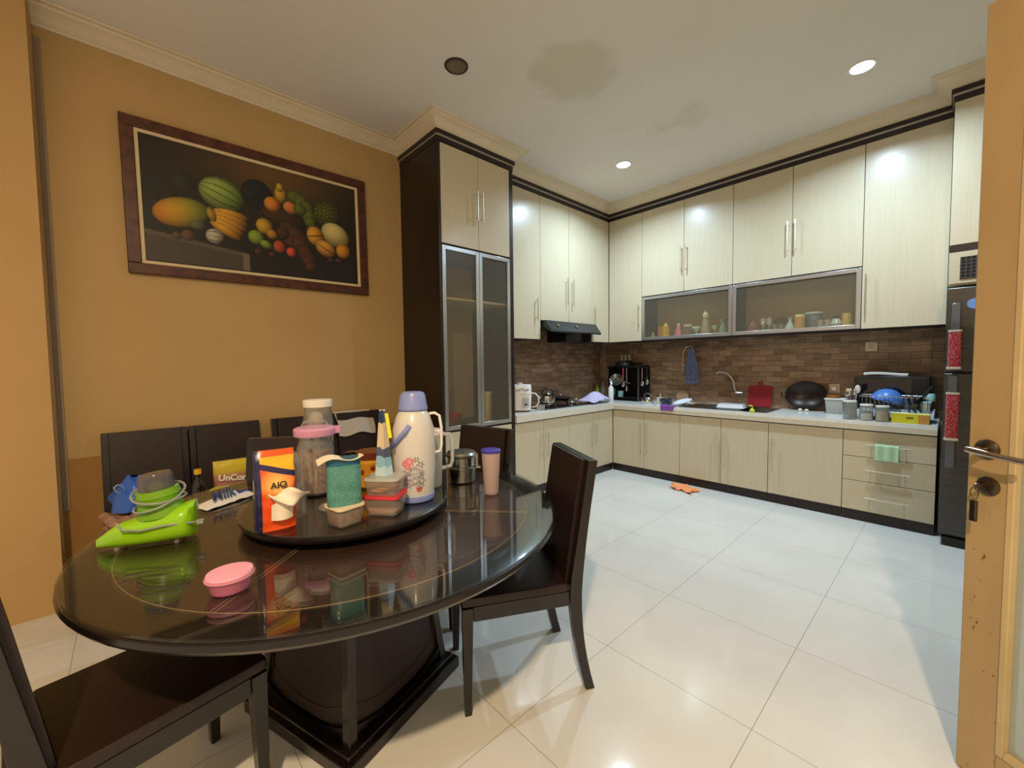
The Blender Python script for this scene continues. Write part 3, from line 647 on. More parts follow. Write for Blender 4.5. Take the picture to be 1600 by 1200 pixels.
arr = np.ones((nu*nv, 4)); arr[:, :3] = lin.reshape(-1, 3); ca.data.foreach_set('color', arr.ravel())
pm = mat('oil_paint', (0.1, 0.1, 0.1, 1), 0.45); an = N(pm, 'ShaderNodeVertexColor'); an.layer_name = 'paint'; L(pm, an.outputs[0], B(pm).inputs['Base Color'])
me.materials.append(pm); me.shade_smooth()
o = bpy.data.objects.new('canvas', me); COL.objects.link(o); o.parent = t.o

# ------------------------------------------------------------------ dining table
TX, TY = TABLE
SEAM = math.atan2(0.745, -0.667)      # direction of one of the stitched seams
t = Thing('dining_table', 'round dark glass-topped dining table with leather inlay and square pedestal', 'dining table', (TX, TY, 0))
R = 0.799
t.part('tabletop', MB().lathe([(0, 0.700), (R-0.05, 0.700), (R-0.02, 0.704), (R-0.004, 0.714), (R+0.002, 0.724), (R-0.001, 0.736), (R-0.008, 0.7405), (0.70, 0.7405), (0.70, 0.7375), (0, 0.7375)], seg=96), lwood)
inl = t.part('leather_inlay', MB().lathe([(0, 0.7376), (0.699, 0.7376), (0.699, 0.7398), (0, 0.7398)], seg=96), topleather)
mb = MB(); mb.tube([((0.690)*math.cos(a), 0.690*math.sin(a), 0.7402) for a in [k*2*PI/120 for k in range(120)]], 0.0009, 5, closed=True)
for q in (SEAM, SEAM+PI/2):
    dx, dy = math.cos(q), math.sin(q)
    for s_ in (-0.006, 0.006): mb.tube([(-dx*0.69-dy*s_, -dy*0.69+dx*s_, 0.7402), (dx*0.69-dy*s_, dy*0.69+dx*s_, 0.7402)], 0.0009, 5)
t.part('stitching', mb, thread, inl)
t.part('glass_top', MB().lathe([(0, 0.7420), (R-0.004, 0.7420), (R-0.001, 0.745), (R-0.001, 0.7475), (R-0.004, 0.750), (0, 0.750)], seg=96), sheet)
PA = math.atan2(-0.45, 0.89)          # corner direction of the pedestal
def sq(r, z, n=1): return [(r*math.cos(PA+k*PI/2), r*math.sin(PA+k*PI/2), z) for k in range(4)]
t.part('plinth', MB().prism([p[:2] for p in sq(0.41, 0)], 'z', 0.0, 0.045).prism([p[:2] for p in sq(0.385, 0)], 'z', 0.045, 0.062), lwood, bevel=0.004)
def prof_r(z): # pedestal flares towards the floor
    u = 1-(z-0.062)/(0.700-0.062); return 0.300+0.055*u*u
for k in range(4):
    a0, a1 = PA+k*PI/2, PA+(k+1)*PI/2
    # curved post at every corner
    mb = MB(); Z = [0.062+0.638*i/10 for i in range(11)]
    rings = []
    for z in Z:
        r = prof_r(z); c = Vector((r*math.cos(a0), r*math.sin(a0), z)); out = Vector((math.cos(a0), math.sin(a0), 0)); tg = Vector((-out.y, out.x, 0))
        rings.append([mb.bm.verts.new(c+q) for q in (out*0.0, (-out+tg).normalized()*0.034, -out*0.048, (-out-tg).normalized()*0.034)])
    for A, Q in zip(rings, rings[1:]):
        for i in range(4): mb.bm.faces.new((A[i], A[(i+1) % 4], Q[(i+1) % 4], Q[i]))
    mb.bm.faces.new(rings[0][::-1]); mb.bm.faces.new(rings[-1])
    t.part('post', mb, lwood, smooth=False, bevel=0.002)
    # leather panel between posts
    n0 = Vector((math.cos((a0+a1)/2), math.sin((a0+a1)/2), 0)); tg = Vector((-n0.y, n0.x, 0))
    mb = MB()
    def pf(u, v, n0=n0, tg=tg):
        z = 0.085+0.612*v; r = prof_r(z)*math.cos(PI/4)-0.014; hw = prof_r(z)*math.sin(PI/4)-0.026
        return n0*r+tg*(hw*(2*u-1))+Vector((0, 0, z))
    mb.grid(pf, 4, 10, 0.006); pn = t.part('leather_panel', mb, leather)
    mb = MB()
    edge = [(0.03, 0.98), (0.03, 0.14), (0.25, 0.075), (0.5, 0.055), (0.75, 0.075), (0.97, 0.14), (0.97, 0.98)]
    mb.tube([pf(u, v)+n0*0.004 for u, v in edge], 0.0012, 5)
    mb.tube([pf(0.03, 0.80)+n0*0.004, pf(0.97, 0.80)+n0*0.004], 0.0010, 5)
    t.part('stitching', mb, thread_d, pn)
    mb = MB()                                       # arched bottom rail in front of the panel
    n = 12; low = [n0*(prof_r(0.07)*math.cos(PI/4)-0.006)+tg*((prof_r(0.07)*math.sin(PI/4)-0.024)*(2*i/n-1)) for i in range(n+1)]
    A = [mb.bm.verts.new(p+Vector((0, 0, 0.062))) for p in low]; Q = [mb.bm.verts.new(p+Vector((0, 0, 0.075+0.045*(2*i/n-1)**2))) for i, p in enumerate(low)]
    F = [mb.bm.faces.new((A[i], A[i+1], Q[i+1], Q[i])) for i in range(n)]
    bmesh.ops.solidify(mb.bm, geom=F, thickness=0.006)
    t.part('arched_rail', mb, lwood, smooth=False)

# ------------------------------------------------------------------ chairs
def backy(z): return -0.205-0.075*max(0, (z-0.42)/0.505)**1.1 if z > 0.42 else -0.205-0.06*((0.42-z)/0.42)**2
def make_chair(label, loc, rot, group='dark leather dining chairs'):
    t = Thing('dining_chair', label, 'chair', loc, rot, group)
    w = 0.200
    for sx in (-1, 1):
        mb = MB(); rings = []
        for i in range(15):
            z = 0.925*i/14; y = backy(z); wd = 0.034; dp = 0.038+0.012*math.exp(-((z-0.42)/0.15)**2)
            x1 = sx*w; x0 = sx*(w-wd)
            rings.append([mb.bm.verts.new(v) for v in ((x0, y-dp/2, z), (x1, y-dp/2, z), (x1, y+dp/2, z), (x0, y+dp/2, z))])
        for A, Q in zip(rings, rings[1:]):
            for k in range(4): mb.bm.faces.new((A[k], A[(k+1) % 4], Q[(k+1) % 4], Q[k]))
        mb.bm.faces.new(rings[0][::-1]); mb.bm.faces.new(rings[-1])
        t.part('leg', mb, lwood, bevel=0.002)
        mb = MB(); T = [(0.019, 0.40), (0.013, 0)]
        lx, ly = sx*(w-0.022), 0.223
        a = [(lx-sx*-0.0+q[0]*0.021, ly+q[1]*0.021, 0.41) for q in ((-1, -1), (1, -1), (1, 1), (-1, 1))]
        b = [(lx+q[0]*0.013+sx*0.006, ly+q[1]*0.013+0.004, 0.0) for q in ((-1, -1), (1, -1), (1, 1), (-1, 1))]
        A = [mb.bm.verts.new(p) for p in b]; Q = [mb.bm.verts.new(p) for p in a]
        mb.bm.faces.new(A[::-1]); mb.bm.faces.new(Q)
        for k in range(4): mb.bm.faces.new((A[k], A[(k+1) % 4], Q[(k+1) % 4], Q[k]))
        t.part('leg', mb, lwood, bevel=0.002)
    mb = MB(); mb.box(-w+0.042, w-0.042, 0.204, 0.236, 0.355, 0.412); mb.box(-w+0.036, w-0.036, -0.215, -0.19, 0.355, 0.412)
    for sx in (-1, 1): mb.box(sx*(w-0.006), sx*(w-0.030), -0.178, 0.201, 0.355, 0.412)
    t.part('seat_frame', mb, lwood, bevel=0.002)
    t.part('seat', MB().rbox(-w+0.002, w-0.002, -0.175, 0.246, 0.413, 0.448, 0.012), leather, bevel=0.006)
    mb = MB()
    def pf(u, v):
        z = 0.425+0.496*v; return Vector(((w-0.035)*(2*u-1), backy(z)+0.011, z))
    mb.grid(pf, 2, 12, 0.024)
    bk = t.part('backrest', mb, leather)
    mb = MB(); ez = 0.0145
    for sgn in (1, -1):
        e = (0.0115+0.0015) if sgn == 1 else -0.0145
        pts = [(0.06, 0.40), (0.06, 0.95), (0.94, 0.95), (0.94, 0.40)]
        q = [pf(u, v)+Vector((0, (0.003 if sgn == 1 else -0.0265), 0)) for u, v in pts]
        mb.tube(q+[q[0]], 0.0012, 5)
    t.part('stitching', mb, thread_d, bk)
    t.part('top_rail', MB().box(-w+0.036, w-0.036, backy(0.925)-0.018, backy(0.925)+0.018, 0.9225, 0.9245), lwood, smooth=False)
    return t
def rot_of(fx, fy): return math.atan2(-fx, fy)
ch = make_chair('dark leather dining chair right of the table, its back towards the open floor', (-1.262, 1.160, 0), rot_of(-0.47, -0.883))
dup(ch.o, (-1.880, 1.305, 0), rot_of(0.19, -0.98), 'dark leather dining chair behind the steel food carrier, against the tall cabinet')
dup(ch.o, (-2.228, 0.454, 0), rot_of(0.82, -0.57), 'dark leather dining chair tucked under the far side of the table, behind the orange packet')
dup(ch.o, (-1.505, -0.020, 0), rot_of(-0.21, 0.978), 'dark leather dining chair nearest the camera, cut off at bottom left')
dup(ch.o, (-3.13, 0.055, 0), rot_of(1, 0), 'dark leather dining chair against the painting wall, holding the blue bag and egg tray')
dup(ch.o, (-3.13, 0.462, 0), rot_of(1, 0), 'dark leather dining chair against the painting wall, holding the sauce bottle and chips')
dup(ch.o, (-3.13, 0.940, 0), rot_of(1, 0), 'dark leather dining chair against the painting wall, behind the tall jars')
dup(ch.o, (-3.13, 1.365, 0), rot_of(1, 0), 'dark leather dining chair against the painting wall with a white bag over its back')

# ------------------------------------------------------------------ lazy susan
LX, LY, LZ = -1.590, 0.610, 0.800
t = Thing('lazy_susan', 'dark round turntable with a glass plate in the middle of the table', 'turntable', (LX, LY, 0.7502))
t.part('base', MB().lathe([(0, 0), (0.15, 0), (0.16, 0.006), (0.16, 0.012), (0, 0.012)], seg=40), blackp)
t.part('disc', MB().lathe([(0, 0.0122), (0.335, 0.0122), (0.360, 0.018), (0.369, 0.030), (0.369, 0.038), (0.362, 0.043), (0, 0.043)], seg=80), lwood)
t.part('glass_plate', MB().lathe([(0, 0.0432), (0.370, 0.0432), (0.373, 0.046), (0.371, 0.0494), (0, 0.0494)], seg=80), sheet)

# ------------------------------------------------------------------ things on the table
def wob(p, s, a): return a*noise.noise(Vector(p)*s)
def sack(name, w, d, h, m, top_pinch=0.25, wrinkle=0.006, lean=0.0, seed=0.0, bulge=0.25, square=0.5, seg=36, lay=22, twist=0.0):
    """a soft filled packet: superellipse rings, pinched flat towards the top"""
    mb = MB(); rings = []
    for i in range(lay+1):
        v = i/lay; pin = 1-(1-top_pinch)*max(0, (v-0.55)/0.45)**1.3; bul = 0.92+bulge*math.sin(min(v/0.8, 1)*PI)*0.35; rg = []
        for k in range(seg):
            a = 2*PI*k/seg; ca, sa = math.cos(a), math.sin(a); e = square
            x = math.copysign(abs(ca)**e, ca)*w/2*(1.0+0.04*(1-pin)); y = math.copysign(abs(sa)**e, sa)*d/2*pin*bul
            z = h*v; p = Vector((x, y, z)); f = 1+ (wob((x*9+seed, y*9, z*9), 2.2, wrinkle/0.03)*0.5)
            rg.append(mb.bm.verts.new((x*(1+(f-1)*0.35), y*f+lean*v*v+wob((x+seed, z, 1), 30, wrinkle*0.6), z)))
        rings.append(rg)
    for A, Q in zip(rings, rings[1:]):
        for k in range(seg): mb.bm.faces.new((A[k], A[(k+1) % seg], Q[(k+1) % seg], Q[k]))
    mb.bm.faces.new(rings[0][::-1]); mb.bm.faces.new(rings[-1]); return mb
def facing(x, y, off=0.0): return math.atan2(y, x)-PI/2+off      # local -y looks at the camera spot

# orange tissue packet: orange front, yellow top, navy side
om = mat('orange_packet', srgb(240, 84, 20), 0.28, coat=0.4)
x_, y_ = -1.450, 0.318
t = Thing('tissue_packet', 'orange, yellow and navy packet with a white tissue pulled out', 'packet', (x_, y_, LZ), facing(x_, y_, 0.16))
mo = mat('orange_packet_print', srgb(240, 84, 20), 0.28, coat=0.4)
v_ = coords(mo); s_ = N(mo, 'ShaderNodeSeparateXYZ'); L(mo, v_, s_.inputs[0])
zz = N(mo, 'ShaderNodeMath', operation='MULTIPLY_ADD'); zz.inputs[1].default_value = 0.35; L(mo, s_.outputs[0], zz.inputs[0]); L(mo, s_.outputs[2], zz.inputs[2])
c1 = N(mo, 'ShaderNodeMath', operation='GREATER_THAN'); c1.inputs[1].default_value = 0.178; L(mo, zz.outputs[0], c1.inputs[0])
c2 = N(mo, 'ShaderNodeMath', operation='GREATER_THAN'); c2.inputs[1].default_value = 0.196; L(mo, zz.outputs[0], c2.inputs[0])
c3 = N(mo, 'ShaderNodeMath', operation='LESS_THAN'); c3.inputs[1].default_value = -0.040; L(mo, s_.outputs[0], c3.inputs[0])
c4 = N(mo, 'ShaderNodeMath', operation='GREATER_THAN'); c4.inputs[1].default_value = 0.228; L(mo, s_.outputs[2], c4.inputs[0])
ds = N(mo, 'ShaderNodeVectorMath', operation='DISTANCE'); L(mo, v_, ds.inputs[0]); ds.inputs[1].default_value = (0.004, -0.03, 0.145)
cen = ramp(mo, ds.outputs['Value'], [(0.0, srgb(255, 226, 120)), (0.055, srgb(240, 84, 20))])
cur = cen
for fac, col in ((c1, srgb(44, 34, 84)), (c2, srgb(250, 186, 40)), (c4, srgb(236, 92, 24)), (c3, srgb(34, 30, 78))):
    q = N(mo, 'ShaderNodeMix', data_type='RGBA'); L(mo, fac.outputs[0], q.inputs[0]); L(mo, cur, q.inputs[6]); q.inputs[7].default_value = col; cur = q.outputs[2]
L(mo, cur, B(mo).inputs['Base Color'])
b = t.part('packet_body', sack('p', 0.112, 0.062, 0.246, mo, 0.30, 0.012, 0.008, 3.1, square=0.38), mo)
text('packet_lettering', 'AIQ', 0.026, mat('dark_print', srgb(40, 26, 40), 0.5), b, (0.006, -0.0375, 0.142), (PI/2, 0, 0), 0.0008, 0.0006)
text('side_lettering', 'HUG', 0.020, mat('yellow_print', srgb(230, 200, 90), 0.5), b, (-0.0568, -0.006, 0.14), (PI/2, -PI/2, -PI/2), 0.0008, 0.0003)
tissue = mat('white_tissue', srgb(238, 228, 210), 0.9)
def tis(u, v):
    x = -0.015+0.085*u+0.01*math.sin(5*v); z = 0.048+0.072*v+0.050*u-0.045*u*v+0.010*math.sin(7*u+3*v); y = -0.036-0.030*math.sin(PI*v)*(0.4+u)-0.012*u+0.010*math.sin(9*u+4*v)
    return Vector((x, y, z))
t.part('tissue', MB().grid(tis, 18, 14, 0.0012), tissue)
t.part('tissue', MB().grid(lambda u, v: Vector((-0.018+0.06*u, -0.036-0.016*math.sin(PI*u)*(1-v)-0.010*v, 0.035+0.050*v+0.02*u*v)), 12, 10, 0.0012), tissue)

# clear plastic bag slumped behind it
def bag(u, v, w, d, h, sd):
    a = 2*PI*u; r = (1-0.75*v**2.2); q = 1+0.28*noise.noise(Vector((math.cos(a)*1.6+sd, math.sin(a)*1.6, v*2.6)))
    return Vector((math.cos(a)*w/2*r*q, math.sin(a)*d/2*r*q, h*v*(1+0.12*noise.noise(Vector((a, v*3, sd))))))
x_, y_ = -1.545, 0.400
single('plastic_bag', 'crumpled clear plastic bag standing right behind the orange packet', 'bag', MB().grid(lambda u, v: bag(u, v, 0.10, 0.07, 0.215, 2.0), 24, 14), clear, (x_, y_, LZ))

def jar(name, label, x, y, z, r, h, gm, lidm, lid_r, lid_h, content=None, ch=0.6, neck=0.85, cat='jar', seg=32, group=None):
    t = Thing(name, label, cat, (x, y, z), group=group)
    t.part('jar_body', MB().lathe([(0, 0.001), (r*0.92, 0.001), (r, 0.008), (r, h*0.80), (r*neck, h*0.90), (r*neck, h), (r*neck-0.002, h), (r*neck-0.002, h*0.9), (r-0.003, h*0.79), (r-0.003, 0.010), (0, 0.006)], seg=seg), gm)
    if lidm: t.part('lid', MB().lathe([(0, h+0.001), (lid_r, h-lid_h*0.4), (lid_r+0.001, h+lid_h*0.5), (lid_r-0.003, h+lid_h*0.6), (0, h+lid_h*0.6)], seg=seg), lidm)
    if content: t.part('contents', MB().lathe([(0, 0.011), (r-0.006, 0.011), (r-0.006, h*ch), (r*0.5, h*ch+0.008), (0, h*ch+0.002)], seg=20, shape=lambda a: 1-0.03*abs(math.sin(6*a))), content)
    return t
brownbits = noisy('brown_snack_bits', srgb(196, 148, 112), srgb(120, 84, 66), (60, 60, 60), 1.2, 3, rough=0.7)
lilac = mat('lilac_plastic', srgb(222, 160, 196), 0.3)
# big jar with lilac flip lid
x_, y_ = -1.745, 0.533
t = jar('snack_jar', 'large clear jar of brown snacks with a lilac flip lid', x_, y_, LZ, 0.071, 0.235, jarglass, None, 0, 0, brownbits, 0.72)
t.o.rotation_euler[2] = facing(x_, y_)
ld = t.part('lid', MB().lathe([(0, 0.232), (0.076, 0.232), (0.078, 0.238), (0.078, 0.258), (0.070, 0.264), (0, 0.266)], seg=36), lilac)
t.part('lid_tab', MB().rbox(0.060, 0.096, -0.022, 0.022, 0.236, 0.262, 0.006), lilac, ld)
t.part('lid_handle', MB().tube([(-0.05, 0, 0.264), (-0.04, 0, 0.284), (0.0, 0, 0.292), (0.04, 0, 0.284), (0.05, 0, 0.264)], 0.004, 8), clear, ld)
text('printed_smile', 'u', 0.028, mat('brown_print', srgb(96, 62, 44), 0.5), t.o, (-0.018, -0.0715, 0.185), (PI/2, 0, 0), 0.0004)
# tall clear jar with white lid
x_, y_ = -1.880, 0.590
t = jar('cookie_jar', 'tall clear jar with a white screw lid, behind the lilac-lidded jar', x_, y_, LZ, 0.060, 0.345, jarglass, mat('cream_lid', srgb(240, 236, 222), 0.4), 0.058, 0.030, brownbits, 0.45, neck=0.90)
t.part('wrapped_roll', MB().ball((0.012, -0.012, 0.280), 0.038, 0.030, 0.040), mat('pale_roll', srgb(210, 196, 168), 0.6))
# teal pouch on the small food box
x_, y_ = -1.350, 0.484
fbm = noisy('brown_food', srgb(170, 134, 98), srgb(120, 90, 62), (50, 50, 50), 1, 3, rough=0.8)
t = Thing('food_container', 'small clear food box with cream lid, under the teal pouch', 'food container', (-1.338, 0.492, LZ), facing(-1.33, 0.492, 0.55))
t.part('box', MB().rbox(-0.046, 0.046, -0.046, 0.046, 0.0, 0.052, 0.014, 0.86), clear)
t.part('food', MB().rbox(-0.040, 0.040, -0.040, 0.040, 0.003, 0.044, 0.012, 0.88), fbm)
t.part('lid', MB().rbox(-0.049, 0.049, -0.049, 0.049, 0.0525, 0.062, 0.015), mat('cream_soft_lid', srgb(222, 204, 170), 0.5))
tm = mat('teal_pouch', srgb(92, 158, 148), 0.35, coat=0.3)
v_ = coords(tm, (30, 30, 30)); vo = N(tm, 'ShaderNodeTexVoronoi'); vo.inputs['Randomness'].default_value = 0.9; L(tm, v_, vo.inputs['Vector'])
rf = ramp(tm, vo.outputs['Distance'], [(0.13, srgb(176, 206, 166)), (0.20, srgb(80, 142, 134))])
sz = N(tm, 'ShaderNodeSeparateXYZ'); L(tm, coords(tm), sz.inputs[0]); gt = N(tm, 'ShaderNodeMath', operation='GREATER_THAN'); gt.inputs[1].default_value = 0.128; L(tm, sz.outputs[2], gt.inputs[0])
q = N(tm, 'ShaderNodeMix', data_type='RGBA'); L(tm, gt.outputs[0], q.inputs[0]); L(tm, rf, q.inputs[6]); q.inputs[7].default_value = srgb(18, 98, 128); L(tm, q.outputs[2], B(tm).inputs['Base Color'])
t = Thing('flowered_pouch', 'teal flower-patterned pouch with a blue rim and white paper on top', 'pouch', (-1.338, 0.492, 0.8625), facing(-1.33, 0.492, 0.12))
t.part('pouch', sack('p', 0.104, 0.068, 0.150, tm, 0.85, 0.006, 0.0, 8.2, square=0.6), tm)
t.part('paper_flap', MB().grid(lambda u, v: Vector((-0.078+0.135*u, -0.040+0.075*v, 0.154+0.010*math.sin(6*u)+0.012*(u-0.3)*(1-v)-0.010*(1-u))), 14, 8, 0.0015), mat('cream_paper', srgb(240, 228, 202), 0.8))
# stacked boxes with red lid
t = Thing('food_container', 'lower clear food box with a red lid, at the front of the turntable', 'food container', (-1.335, 0.632, LZ), facing(-1.335, 0.63, -0.45), 'stacked clear food boxes')
t.part('box', MB().rbox(-0.060, 0.060, -0.048, 0.048, 0.0, 0.055, 0.016, 0.88), clear)
t.part('food', MB().rbox(-0.052, 0.052, -0.040, 0.040, 0.004, 0.018, 0.012, 0.9), noisy('peach_food', srgb(214, 170, 140), srgb(196, 150, 120), (30, 30, 30), 1, rough=0.6))
t.part('lid', MB().rbox(-0.064, 0.064, -0.052, 0.052, 0.0555, 0.066, 0.018), mat('red_lid', srgb(206, 52, 66), 0.4))
t = Thing('food_container', 'clear food box of biscuits stacked on the red-lidded box', 'food container', (-1.335, 0.632, 0.8665), facing(-1.335, 0.63, -0.40), 'stacked clear food boxes')
t.part('box', MB().rbox(-0.058, 0.058, -0.046, 0.046, 0.0, 0.050, 0.016, 0.90), clear)
t.part('lid', MB().rbox(-0.062, 0.062, -0.050, 0.050, 0.0505, 0.060, 0.018), milky)
for k in range(3): t.part('biscuit', MB().ball((-0.020+0.020*k, 0.0, 0.010+0.009*k), 0.034, 0.028, 0.0065), noisy('biscuit', srgb(206, 150, 84), srgb(184, 126, 66), (40, 40, 40), 1, rough=0.8))
# folded blue and white sachet upright on it
sm = mat('blue_white_foil', srgb(150, 200, 226), 0.3, metal=0.1)
v_ = coords(sm); s_ = N(sm, 'ShaderNodeSeparateXYZ'); L(sm, v_, s_.inputs[0])
n_ = N(sm, 'ShaderNodeTexNoise'); n_.inputs['Scale'].default_value = 40; L(sm, v_, n_.inputs['Vector'])
ad = N(sm, 'ShaderNodeMath', operation='MULTIPLY_ADD'); ad.inputs[1].default_value = 0.03; L(sm, n_.outputs[0], ad.inputs[0]); L(sm, s_.outputs[2], ad.inputs[2])
dv = N(sm, 'ShaderNodeMath', operation='DIVIDE'); dv.inputs[1].default_value = 0.24; L(sm, ad.outputs[0], dv.inputs[0])
rp_ = ramp(sm, dv.outputs[0], [(0.0, srgb(196, 226, 236)), (0.18, srgb(150, 196, 220)), (0.33, srgb(88, 100, 130)), (0.46, srgb(224, 204, 176)), (0.80, srgb(224, 204, 176)), (0.82, srgb(36, 66, 110)), (0.95, srgb(40, 72, 118)), (1.0, srgb(240, 240, 225))])
for e_ in rp_.node.color_ramp.elements: pass
rp_.node.color_ramp.interpolation = 'CONSTANT'
L(sm, rp_, B(sm).inputs['Base Color'])
mb = MB()
def sac(u, v):
    w_ = 0.030-0.020*v; return Vector(((2*u-1)*w_, 0.010*abs(2*u-1)*(1+v)-0.012*(1-v)*(1-abs(2*u-1)), 0.228*v))
mb.grid(sac, 8, 16, 0.006)
t = Thing('folded_sachet', 'folded blue, white and beige sachet standing upright on the biscuit box', 'sachet', (-1.335, 0.630, 0.9268), facing(-1.335, 0.63, 0.1))
t.part('foil', mb, sm)
t.part('yellow_strip', MB().grid(lambda u, v: Vector((0.006+0.012*u+0.010*(1-v), -0.004+0.012*v, 0.13+0.085*v)), 2, 6, 0.002), mat('lime_print', srgb(226, 226, 60), 0.4))
# thermos
x_, y_ = -1.393, 0.778
t = Thing('vacuum_flask', 'tall grey-white flask with periwinkle cap and printed flowers', 'flask', (x_, y_, LZ), facing(x_, y_))
body = mat('flask_white', srgb(214, 212, 210), 0.28, coat=0.3); peri = mat('periwinkle_plastic', srgb(138, 152, 214), 0.3)
fb_prof = [(0, 0.018), (0.069, 0.018), (0.073, 0.03), (0.079, 0.12), (0.080, 0.20), (0.076, 0.27), (0.062, 0.318), (0.050, 0.336), (0, 0.338)]
bd = t.part('flask_body', MB().lathe(fb_prof, seg=44), body)
t.part('base_ring', MB().lathe([(0, 0), (0.066, 0), (0.071, 0.004), (0.0745, 0.018), (0.0745, 0.024), (0, 0.024)], seg=44), peri)
t.part('cap', MB().lathe([(0, 0.3385), (0.053, 0.3385), (0.055, 0.343), (0.054, 0.350), (0.0525, 0.355), (0.047, 0.392), (0.042, 0.403), (0.032, 0.408), (0, 0.409)], seg=44), peri)
t.part('carry_handle', MB().tube([(-0.014, -0.072, 0.288), (-0.030, -0.080, 0.268), (-0.065, -0.060, 0.228), (-0.086, -0.020, 0.206), (-0.090, 0.02, 0.200)], 0.009, 10), peri)
t.part('pouring_handle', MB().tube([(0.060, 0.0, 0.322), (0.080, 0.0, 0.324), (0.098, 0.0, 0.312), (0.104, 0.0, 0.27), (0.104, 0.0, 0.20), (0.098, 0.0, 0.176), (0.078, 0.0, 0.172)], 0.0055, 10), white)
def skin(a, z):  # point on the flask surface, angle measured from the camera side
    P_ = fb_prof[1:]
    for (ra, za), (rb, zb) in zip(P_, P_[1:]):
        if za <= z <= zb: r = ra+(rb-ra)*(z-za)/(zb-za); break
    return Vector((r*math.sin(a), -r*math.cos(a), z)), Vector((math.sin(a), -math.cos(a), 0))
def petals(mb, a0, z0, rad, n, w=0.42, core=True):
    for k in range(n):
        q = 2*PI*k/n; pts = []
        for (f, s) in ((0.15, 0), (0.55, w/2), (1.0, 0.0), (0.55, -w/2)):
            du, dz = rad*(f*math.cos(q)-s*math.sin(q)), rad*(f*math.sin(q)+s*math.cos(q)); p, n_ = skin(a0+du/0.073, z0+dz); pts.append(p+n_*0.0009)
        mb.bm.faces.new([mb.bm.verts.new(p) for p in pts])
    return mb
pf_ = mat('pink_petal', srgb(226, 130, 140), 0.4); gf = mat('grey_petal', srgb(150, 146, 156), 0.4); wf_ = mat('white_petal', srgb(232, 228, 230), 0.4); gr = mat('leaf_print', srgb(92, 100, 82), 0.5); pot = mat('terracotta_print', srgb(196, 92, 66), 0.5)
mb = MB()
for (a, z, r) in ((-0.40, 0.150, 0.016), (-0.22, 0.158, 0.020), (-0.30, 0.138, 0.013)): petals(mb, a, z, r, 9)
t.part('printed_flower', mb, pf_, bd, label='pink printed flowers')
mb = MB()
for (a, z, r) in ((0.02, 0.118, 0.030), (-0.24, 0.100, 0.022), (0.22, 0.110, 0.022), (0.02, 0.085, 0.022), (-0.40, 0.082, 0.016)): petals(mb, a, z, r, 14, 0.22)
t.part('printed_flower', mb, gf, bd, label='grey printed flowers')
mb = MB()
for (a, z, r) in ((0.0, 0.112, 0.020), (-0.16, 0.090, 0.018), (0.16, 0.128, 0.016), (0.08, 0.098, 0.018)): petals(mb, a, z, r, 10, 0.2)
t.part('printed_flower', mb, wf_, bd, label='white printed flowers')
for (a, z, r) in ((0.28, 0.145, 0.016), (0.34, 0.085, 0.016), (-0.46, 0.118, 0.012), (-0.28, 0.070, 0.014), (0.10, 0.165, 0.012), (0.30, 0.066, 0.014)): t.part('printed_leaf', petals(MB(), a, z, r, 6, 0.3), gr, bd)
mb = MB(); pts = []
for (u, w_) in ((0.06, 0.062), (0.36, 0.062), (0.32, 0.044), (0.12, 0.044)): p, n_ = skin(u, w_); pts.append(p+n_*0.001)
mb.bm.faces.new([mb.bm.verts.new(p) for p in pts]); t.part('printed_pot', mb, pot, bd)
# pitcher
x_, y_ = -1.500, 0.905
t = Thing('water_pitcher', 'milky plastic pitcher with a pale pink lid, right behind the flask', 'pitcher', (x_, y_, LZ), facing(x_, y_))
t.part('body', MB().lathe([(0, 0.0), (0.052, 0.0), (0.055, 0.006), (0.062, 0.215), (0.060, 0.215), (0.053, 0.010), (0, 0.008)], seg=36), milky)
t.part('lid', MB().lathe([(0, 0.216), (0.064, 0.216), (0.065, 0.224), (0.050, 0.238), (0.015, 0.242), (0.012, 0.254), (0, 0.256)], seg=36), mat('pale_pink_lid', srgb(236, 206, 190), 0.4))
t.part('handle', MB().tube([(0.055, 0, 0.215), (0.090, 0, 0.214), (0.100, 0, 0.195), (0.100, 0, 0.10), (0.092, 0, 0.078), (0.054, 0, 0.070)], 0.008, 10), milky)
# steel food carrier
t = Thing('steel_food_carrier', 'two tier polished steel food carrier behind the pitcher', 'food carrier', (-1.600, 1.145, 0.7503), facing(-1.6, 1.14))
t.part('lower_tier', MB().lathe([(0, 0), (0.060, 0), (0.066, 0.006), (0.068, 0.062), (0.072, 0.066), (0.072, 0.072), (0, 0.072)], seg=40), steel)
t.part('upper_tier', MB().lathe([(0, 0.0725), (0.062, 0.0725), (0.066, 0.078), (0.067, 0.118), (0.072, 0.122), (0, 0.122)], seg=40), steel)
t.part('lid', MB().lathe([(0, 0.1225), (0.073, 0.1225), (0.074, 0.132), (0.066, 0.142), (0.040, 0.147), (0, 0.149)], seg=40), steel_d)
t.part('clip', MB().box(0.066, 0.080, -0.012, 0.012, 0.060, 0.130), steel, bevel=0.002)
t.part('side_loop', MB().tube([(0.068, -0.022, 0.065), (0.088, -0.015, 0.064), (0.092, 0.0, 0.064), (0.088, 0.015, 0.064), (0.068, 0.022, 0.065)], 0.003, 8), steel)
# tumbler
t = Thing('lidded_tumbler', 'tall pinkish milky tumbler with a violet-blue lid near the table edge', 'tumbler', (-1.352, 1.123, 0.7503))
t.part('cup', MB().lathe([(0, 0), (0.028, 0), (0.031, 0.004), (0.040, 0.178), (0.0385, 0.178), (0.029, 0.008), (0, 0.006)], seg=36), pinkmilk)
t.part('lid', MB().lathe([(0, 0.179), (0.041, 0.179), (0.0425, 0.183), (0.0425, 0.190), (0.038, 0.192), (0, 0.188)], seg=36), mat('violet_lid', srgb(76, 70, 186), 0.35))
